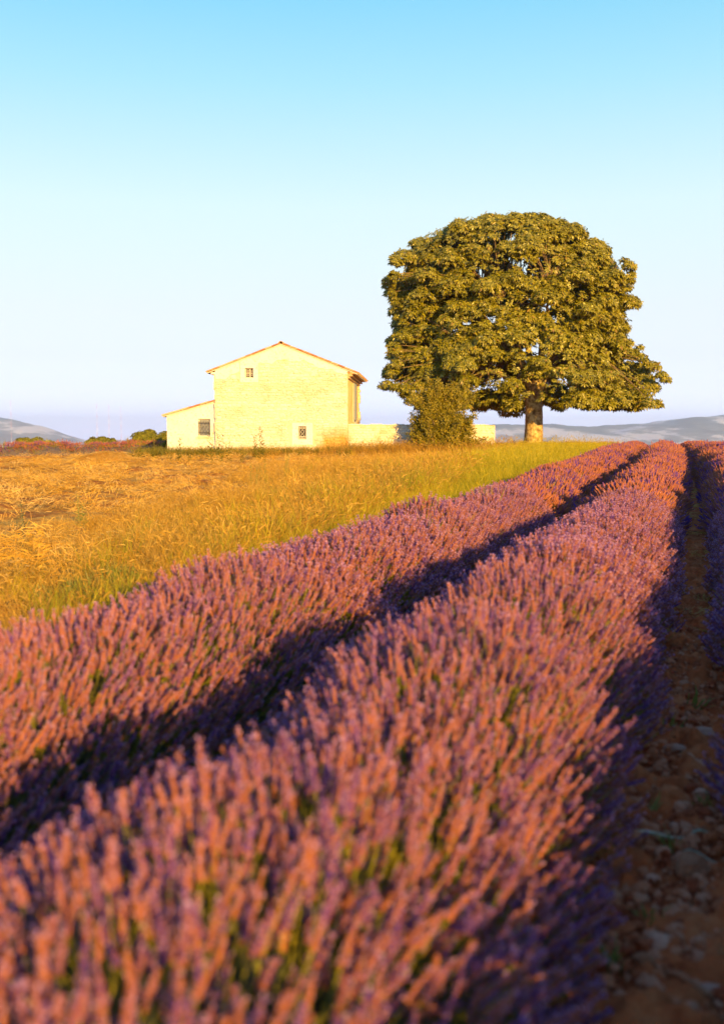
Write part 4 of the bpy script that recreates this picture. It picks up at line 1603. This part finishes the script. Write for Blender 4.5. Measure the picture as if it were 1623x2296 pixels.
def clear_of_house(p):
    """True where a point is not under the house or the garden wall"""
    lx, ly = p[:, 0] - c0.x, p[:, 1] - HY
    inside = (lx > LX0 - .25) & (lx < 0.2) & (ly > -.10 - 0.06 * lx) & (ly < 10)
    wall_ = (lx > -.1) & (lx < GW + .1) & (ly > -.12 - .02 * lx) & (ly < .6)
    tree_ = np.hypot(p[:, 0] - tb.x, p[:, 1] - TY) < .75
    return ~(inside | wall_ | tree_)


def field_scatter(name, uvs, scl, idx, seed, kind='stuff', tilt=.10, lift=0.0, extra=None):
    r = np.random.default_rng(seed)
    pts = np.concatenate([on_ground(u, v, lift) for u, v in uvs])
    if extra is not None:
        pts = np.concatenate([pts, extra])
    ok = clear_of_house(pts)
    n = len(pts)
    d = np.tile(np.array([0, 0, 1.0]), (n, 1)) + r.normal(0, tilt, (n, 3))
    o = scatter(name, pts[ok], euler_from(d, r.uniform(0, 6.28, n))[ok], scl[ok], idx[ok], GC)
    return tag(o, kind=kind)


# tall green-gold grass bank along the row
r5 = np.random.default_rng(81)
def lower_edge(v):
    return -3.22 + row_shift(v)


def bank_width(v):
    return np.interp(v, [0, 3, 5, 8, 12, 20, 30, 45, 60], [.8, .95, 1.2, 1.5, 1.75, 2.4, 3.7, 5.2, 6.0])


def bank_density(n):
    """more tufts where the bank is wider"""
    vs = np.linspace(-1, 62, 600)
    w_ = bank_width(vs)
    c = np.cumsum(w_) / w_.sum()
    return np.interp(r5.random(n), c, vs)


n = 5200
v = bank_density(n); w_ = bank_width(v)
t = r5.random(n)
u = lower_edge(v) - t * w_ + wob(v) * .15 * t
dist = np.hypot(*uv2xy(u, v))
h1 = np.interp(v, [0, 4, 8, 15, 30, 60], [.45, .52, .66, .95, 1.35, 1.6]) * r5.uniform(.65, 1.3, n)
i1 = np.where(r5.random(n) < .82, I_GR + r5.integers(0, 4, n), I_GH + r5.integers(0, 2, n))
nearg = r5.random(n) < np.interp(v, [6, 18], [.9, .15])
i1 = np.where(nearg, I_GR + r5.integers(0, 2, n), i1)
far_dry = r5.random(n) < sstep(.65, 1.0, t) * .6
i1 = np.where(far_dry, I_DR + r5.integers(0, 7, n), i1)
field_scatter('tall_grass', [(u, v)], h1, i1, 82)

# brown dry grass between the bank and the straw
n = 9500
v = r5.uniform(2, 60, n); w_ = bank_width(v)
t = r5.random(n) ** 1.3
wid = np.interp(v, [0, 6, 12, 20, 30, 45, 60], [2.6, 3.2, 4.2, 5.5, 7.5, 11, 14])
u = lower_edge(v) - w_ * .9 - t * wid + wob(v) * .5
keepd = (r5.random(n) > t * .75) & (r5.random(n) < np.interp(v, [4, 16], [.55, 1]))
h2 = np.interp(t, [0, .5, 1], [1.45, 1.05, .65]) * r5.uniform(.65, 1.35, n) * np.interp(v, [3, 12, 25, 40, 55], [.50, .90, 1.15, .9, .6])
i2 = np.where(r5.random(n) < .60, I_DR + r5.integers(0, 4, n), I_DH + r5.integers(0, 3, n))
gr = r5.random(n) < (1 - t) * .10
i2 = np.where(gr, I_GR + r5.integers(0, 4, n), i2)
# foot of the house and wall
m = 1400
lx = r5.uniform(LX0 - 1.2, GW + 1.0, m)
ly = -r5.uniform(.15, 2.6, m)
ex = np.stack([c0.x + lx, HY + ly - .06 * np.minimum(lx, 0), np.zeros(m)], 1)
ex[:, 2] = ground_z(ex[:, 0], ex[:, 1])
h3 = r5.uniform(.7, 1.35, m) * np.interp(lx, [-10, -2, 2, 8], [1.25, 1.05, 1.7, 2.1])
i3 = np.where(r5.random(m) < np.interp(lx, [-10, -3, 0, 8], [.75, .5, .1, .02]), I_WD + r5.integers(0, 3, m), I_DR + r5.integers(0, 7, m))
field_scatter('dry_grass', [(u[keepd], v[keepd])], np.concatenate([h2[keepd], h3]), np.concatenate([i2[keepd], i3]), 83, extra=ex)

# straw lying on the field
n = 9000
v = r5.uniform(1.5, 60, n)
u = -r5.uniform(5.0, 33, n)
inn = u < lower_edge(v) - bank_width(v) - np.interp(v, [0, 20, 60], [.5, 1.6, 3])
pat = np.sin(u * .9 + np.sin(v * .5) * 2) * np.sin(v * 1.1 + np.sin(u * .7) * 2) + r5.normal(0, .45, n)
inn &= pat > .06
u, v = u[inn], v[inn]
field_scatter('straw', [(u, v)], r5.uniform(.8, 1.5, len(u)), I_ST + r5.integers(0, 5, len(u)), 84, tilt=.30, lift=.06)

# straw heap
hp = G(238, 1040)
heap = empty('straw_heap', (hp.x, hp.y, float(ground_z(hp.x, hp.y))), 0, 'low rounded heap of golden straw on the field', 'straw heap')
mb = MB()
vs, fs = [], []
for i in range(9):
    for k in range(22):
        t = 2 * PI * k / 22
        rr = i / 8
        vs.append((rr * 1.7 * math.cos(t) * (1 + .1 * math.sin(3 * t)), rr * 1.0 * math.sin(t), .50 * math.cos(rr * PI / 2) ** 1.1 * (1 + .12 * math.sin(t * 2 + rr * 4)) - .03 + random.uniform(-.02, .02)))
for i in range(8):
    for k in range(22):
        fs.append((i * 22 + k, i * 22 + (k + 1) % 22, (i + 1) * 22 + (k + 1) % 22, (i + 1) * 22 + k))
mb.add(vs, fs)
mb.build('mound', M['field'], heap, True)
m = 260
rr, tt = np.sqrt(r5.random(m)), r5.uniform(0, 6.28, m)
pp = np.stack([rr * 1.65 * np.cos(tt), rr * .95 * np.sin(tt), .50 * np.cos(rr * PI / 2) ** 1.1 + .0], 1)
dd = np.stack([np.cos(tt) * rr * .6, np.sin(tt) * rr * .6, np.ones(m)], 1)
tag(scatter('loose_straw', pp, euler_from(dd, r5.uniform(0, 6.28, m)), r5.uniform(.6, 1.0, m), I_ST + r5.integers(0, 5, m), GC, heap), kind='stuff')


# ------------------------------------------------------------------ single weeds and plants
def tall_stalk(seed, H, mat, leaves, spread, lw, ll, r0=.006):
    r = random.Random(seed)
    st, lf = MB(), MB()
    ns = max(1, int(spread * 10))
    for s in range(ns):
        bx, by = r.uniform(-spread, spread) * .5, r.uniform(-spread, spread) * .5
        h = H * r.uniform(.7, 1.0)
        tx, ty = bx + r.uniform(-.08, .08) * H, by + r.uniform(-.08, .08) * H
        pts = [(bx + (tx - bx) * t * t, by + (ty - by) * t * t, h * t - .03) for t in (0, .25, .5, .75, 1)]
        st.tube(pts, [r0, r0 * .9, r0 * .75, r0 * .55, r0 * .25], 5)
        for k in range(leaves):
            t = r.uniform(.12, 1)
            p = Vector((bx + (tx - bx) * t * t, by + (ty - by) * t * t, h * t))
            a = r.uniform(0, 2 * PI)
            l = ll * r.uniform(.6, 1.2) * (1.15 - .6 * t)
            o = Vector((math.cos(a), math.sin(a), r.uniform(.1, .9))).normalized() * l
            sd = Vector((-math.sin(a), math.cos(a), 0)) * lw * (1.1 - .5 * t)
            lf.add([p, p + o * .5 + sd, p + o + Vector((0, 0, -.15 * l)), p + o * .5 - sd], [(0, 1, 2), (0, 2, 3)])
    return st, lf


def plant(name, px, py, H, label, seed, mat, leaves, spread, lw, ll, cat='weed', group=None, r0=.006):
    p = G(px, py)
    o = empty(name, (p.x, p.y, float(ground_z(p.x, p.y)) + .01), 0, label, cat, group)
    st, lf = tall_stalk(seed, H, mat, leaves, spread, lw, ll, r0)
    st.build('stalk', M[mat], o)
    tag(lf.build('leaves', M[mat], o), kind='stuff')
    return o


plant('thistle', 57, 1212, .60, 'dark green spiky thistle standing at the near left edge of the straw field', 1, 'thistle', 60, .12, .012, .13, 'thistle')
for (px, py, H, lab, sd) in ((172, 1190, .58, 'feathery pale green weed near the dark thistle', 2), (568, 1104, .85, 'leftmost of three thin green weeds before the farmhouse gable', 3),
                             (592, 1092, .75, 'middle of three thin green weeds before the farmhouse gable', 4), (641, 1080, .80, 'thin green weed nearest the barred lower window', 5)):
    plant('tall_weed', px, py, H, lab, sd, 'weed_green', 80, .22, .004, .10, group='tall green weeds in the dry grass')
plant('tall_weed', 640, 1046, 1.35, 'reddish dry seed stalk rising highest left of the lower window', 6, 'dry', 50, .12, .010, .12, group='dry seed stalks before the gable')
plant('tall_weed', 612, 1046, 1.05, 'short reddish dry stalk left of the tall seed stalk', 7, 'dry', 40, .12, .010, .10, group='dry seed stalks before the gable')
plant('tall_weed', 728, 1046, 1.3, 'thin dry stalk between the lower window and the stained corner', 8, 'dry', 30, .10, .007, .08, group='dry seed stalks before the gable')
plant('low_bush', 775, 1034, .62, 'low dark green bush at the foot of the stained house corner', 9, 'weed', 60, .9, .02, .16, 'bush')
plant('dry_plant', 40, 1300, .50, 'sprawling clump of pale dry stalks at the near left edge of the field', 21, 'straw', 26, 1.1, .004, .22, 'dry plant', r0=.004)
# weeds at the foot of the wing: one built, the rest copied
first = plant('weed', 380, 1040, .95, 'green leafy weed at the outer left corner of the farmhouse wing', 10, 'weed', 46, .22, .022, .16, group='weeds along the farmhouse wall')
kids = list(first.children)
WEEDS = [(318, 'small green weed left of the farmhouse wing before the tall bush'), (345, 'leafy weed left of the farmhouse wing beside its outer corner'),
         (402, 'leafy weed under the left part of the wing wall'), (424, 'short weed under the barred wing window, left one'), (446, 'leafy weed right below the barred wing window'),
         (470, 'tall weed just left of the dark joint between wing and gable'), (492, 'leafy weed just right of the dark joint between wing and gable'), (516, 'low weed at the gable foot right of the joint'),
         (545, 'bushy weed at the gable foot straight below the upper window'), (572, 'leafy weed at the gable foot under the roof ridge, leftward'), (588, 'taller weed at the gable foot under the roof ridge')]
for k, (px, lab) in enumerate(WEEDS):
    c = first.copy(); C.objects.link(c)
    p = G(px, 1032 + random.uniform(0, 14))
    c.location = (p.x, p.y, float(ground_z(p.x, p.y)))
    c.rotation_euler = (0, 0, random.uniform(0, 6.28))
    s = random.uniform(1.25, 1.7) * (0.7 if ('short' in lab or 'low' in lab or 'small' in lab) else 1)
    c.scale = (s, s, s * (1.3 if 'tall' in lab else 1))
    c['label'] = lab
    for ch in kids:
        d = ch.copy(); C.objects.link(d); d.parent = c
# young green lavender plants at the border
for (px, py, lab, sd, s) in ((270, 1352, 'green flowerless lavender plant at the border, nearer the tall grass', 11, .40), (175, 1380, 'green flowerless lavender plant low at the border, nearer the left edge', 12, .36)):
    p = G(px, py)
    o = empty('young_lavender', (p.x, p.y, float(ground_z(p.x, p.y))), 0, lab, 'plant', 'flowerless green plants at the field border')
    r6 = random.Random(sd)
    mb = MB()
    for k in range(420):
        a, q = r6.uniform(0, 2 * PI), r6.random()
        x, y = .42 * q * math.cos(a), .30 * q * math.sin(a)
        l = s * r6.uniform(.55, 1.05) * (1 - .35 * q * q)
        b = r6.uniform(0, PI)
        sx, sy = .006 * math.cos(b), .006 * math.sin(b)
        mb.add([(x - sx, y - sy, 0), (x + sx, y + sy, 0), (x * 1.25 + sx, y * 1.25 + sy, l * .6), (x * 1.25 - sx, y * 1.25 - sy, l * .6), (x * 1.5 + r6.uniform(-.04, .04), y * 1.5 + r6.uniform(-.04, .04), l)], [(0, 1, 2, 3), (3, 2, 4)])
    mb.build('leaves', M['weed_green'], o)['kind'] = 'stuff'

# ------------------------------------------------------------------ stones on the path
def rock(seed, flat=.6):
    r = np.random.default_rng(seed)
    import bmesh
    bm = bmesh.new()
    bmesh.ops.create_icosphere(bm, subdivisions=2, radius=.5)
    ax = [r.normal(size=3) for _ in range(11)]
    for v_ in bm.verts:
        p_ = np.array(v_.co)
        for a in ax:
            a_ = a / np.linalg.norm(a)
            dd_ = p_ @ a_ - .34
            if dd_ > 0:
                p_ = p_ - a_ * dd_ * .95
        p_ *= 1 + r.uniform(-.07, .07)
        v_.co = (p_[0], p_[1] * .8, p_[2] * flat)
    me = bpy.data.meshes.new('stone')
    bm.to_mesh(me); bm.free()
    return me


for (px, py, wpx, mat, flat, lab, sd) in (
        (1580, 1655, 62, 'stone_grey', .35, 'flat bluish grey stone on the path near the right row', 1),
        (1570, 1684, 40, 'stone_brown', .5, 'orange brown stone just below the flat grey stone', 2),
        (1512, 1692, 54, 'stone_grey', .4, 'pale grey curved stone in the middle of the path', 3),
        (1462, 1768, 34, 'stone_brown', .7, 'small brown stone touching the dark lavender flank', 4),
        (1500, 1806, 58, 'stone_brown', .6, 'round reddish stone in the middle of the path above the stick', 5),
        (1572, 1795, 36, 'stone_pale', .7, 'pale stone at the foot of the right lavender row', 6),
        (1518, 1760, 24, 'stone_pale', .6, 'little whitish stone higher up the path', 7),
        (1511, 1868, 26, 'stone_pale', .7, 'small white stone just beyond the pale stick', 8),
        (1462, 1990, 38, 'stone_pale', .5, 'bright white oval stone below the pale stick', 9),
        (1545, 1965, 96, 'stone_brown', .5, 'biggest brown clod right of the white oval stone', 10),
        (1478, 2140, 82, 'stone_pale', .55, 'large pale block-like stone beside the dark lavender', 11),
        (1446, 2188, 64, 'stone_brown', .7, 'orange stone under the large pale stone', 12),
        (1560, 2075, 50, 'stone_brown', .5, 'half-buried reddish stone at the right frame edge', 13),
        (1492, 2300, 70, 'stone_brown', .45, 'long brown stone nearest to the camera', 14),
        (1590, 2240, 60, 'stone_grey', .45, 'dull grey stone in the near right corner', 15)):
    p = G(px, py)
    d_ = (p - Vector((0, 0, EYE))).length
    s = wpx / FPX * d_
    me = rock(900 + sd, flat)
    me.materials.append(M[mat])
    o = obj('stone', me, None, (p.x, p.y, float(ground_z(p.x, p.y)) + .018 + s * flat * .22), (random.uniform(-.2, .2), random.uniform(-.2, .2), random.uniform(0, 6.28)), (s, s, s))
    tag(o, lab, 'stone', 'larger stones lying on the path')

for (pa, pb_, rad, lab) in (((1408, 1892), (1532, 1897), .009, 'pale dry stick lying across the path'),
                            ((1548, 1893), (1602, 1882), .006, 'short yellowish stick end near the right lavender row'),
                            ((1530, 1930), (1610, 1952), .004, 'thin bent yellow stalk below the pale stick'),
                            ((1490, 2215), (1600, 2262), .012, 'brown woody root lying in the near right corner')):
    a, b = G(*pa), G(*pb_)
    mid = (a + b) / 2
    q = MB()
    pts = []
    for k in range(7):
        t = k / 6
        p = a.lerp(b, t)
        zz = float(ground_z(p.x, p.y)) + .030 + rad + .01 * math.sin(t * 5)
        pts.append(Vector((p.x - mid.x, p.y - mid.y + .008 * math.sin(t * 7), zz)))
    q.tube(pts, [rad * (1 - .25 * abs(k - 3) / 3) for k in range(7)], 7)
    o = q.build('stick', M['dead_wood'] if rad < .011 else M['stone_brown'], None, True)
    o.location = (mid.x, mid.y, 0)
    tag(o, lab, 'stick', 'sticks on the path')

# gravel and clods
PEB = []
for i in range(6):
    me = rock(950 + i, .65)
    me.materials.append(M['stone_path'])
    PEB.append(me)
SPR = [leaf_tuft(970, 14, .07, 'weed_green', .03, .004)]
PC = source_collection('gravel_source', PEB + SPR)
n = 11000
v = np.abs(r5.normal(0, 1, n)) * 4.5 + 1.2
u = r5.uniform(-.55, .55, n)
pt = on_ground(u, v, .030)
sz = np.clip(r5.lognormal(-3.85, .70, n), .008, .09)
id_ = r5.integers(0, 6, n)
sprt = r5.random(n) < .003
id_ = np.where(sprt, 6, id_); sz = np.where(sprt, r5.uniform(.7, 1.3, n), sz)
dd = np.tile(np.array([0, 0, 1.0]), (n, 1)) + r5.normal(0, .35, (n, 3))
tag(scatter('gravel', pt, euler_from(dd, r5.uniform(0, 6.28, n)), sz, id_, PC), kind='stuff')
# dry litter
n = 90
v = r5.uniform(1.5, 26, n); u = r5.uniform(-.4, .4, n)
lit = v > 9
tag(scatter('straw_litter', on_ground(u[lit], v[lit], .03), euler_from(np.tile(np.array([0, 0, 1.0]), (lit.sum(), 1)) + r5.normal(0, .1, (lit.sum(), 3)), r5.uniform(0, 6.28, lit.sum())), r5.uniform(.3, .7, lit.sum()), I_ST + r5.integers(0, 5, lit.sum()), GC), kind='stuff')
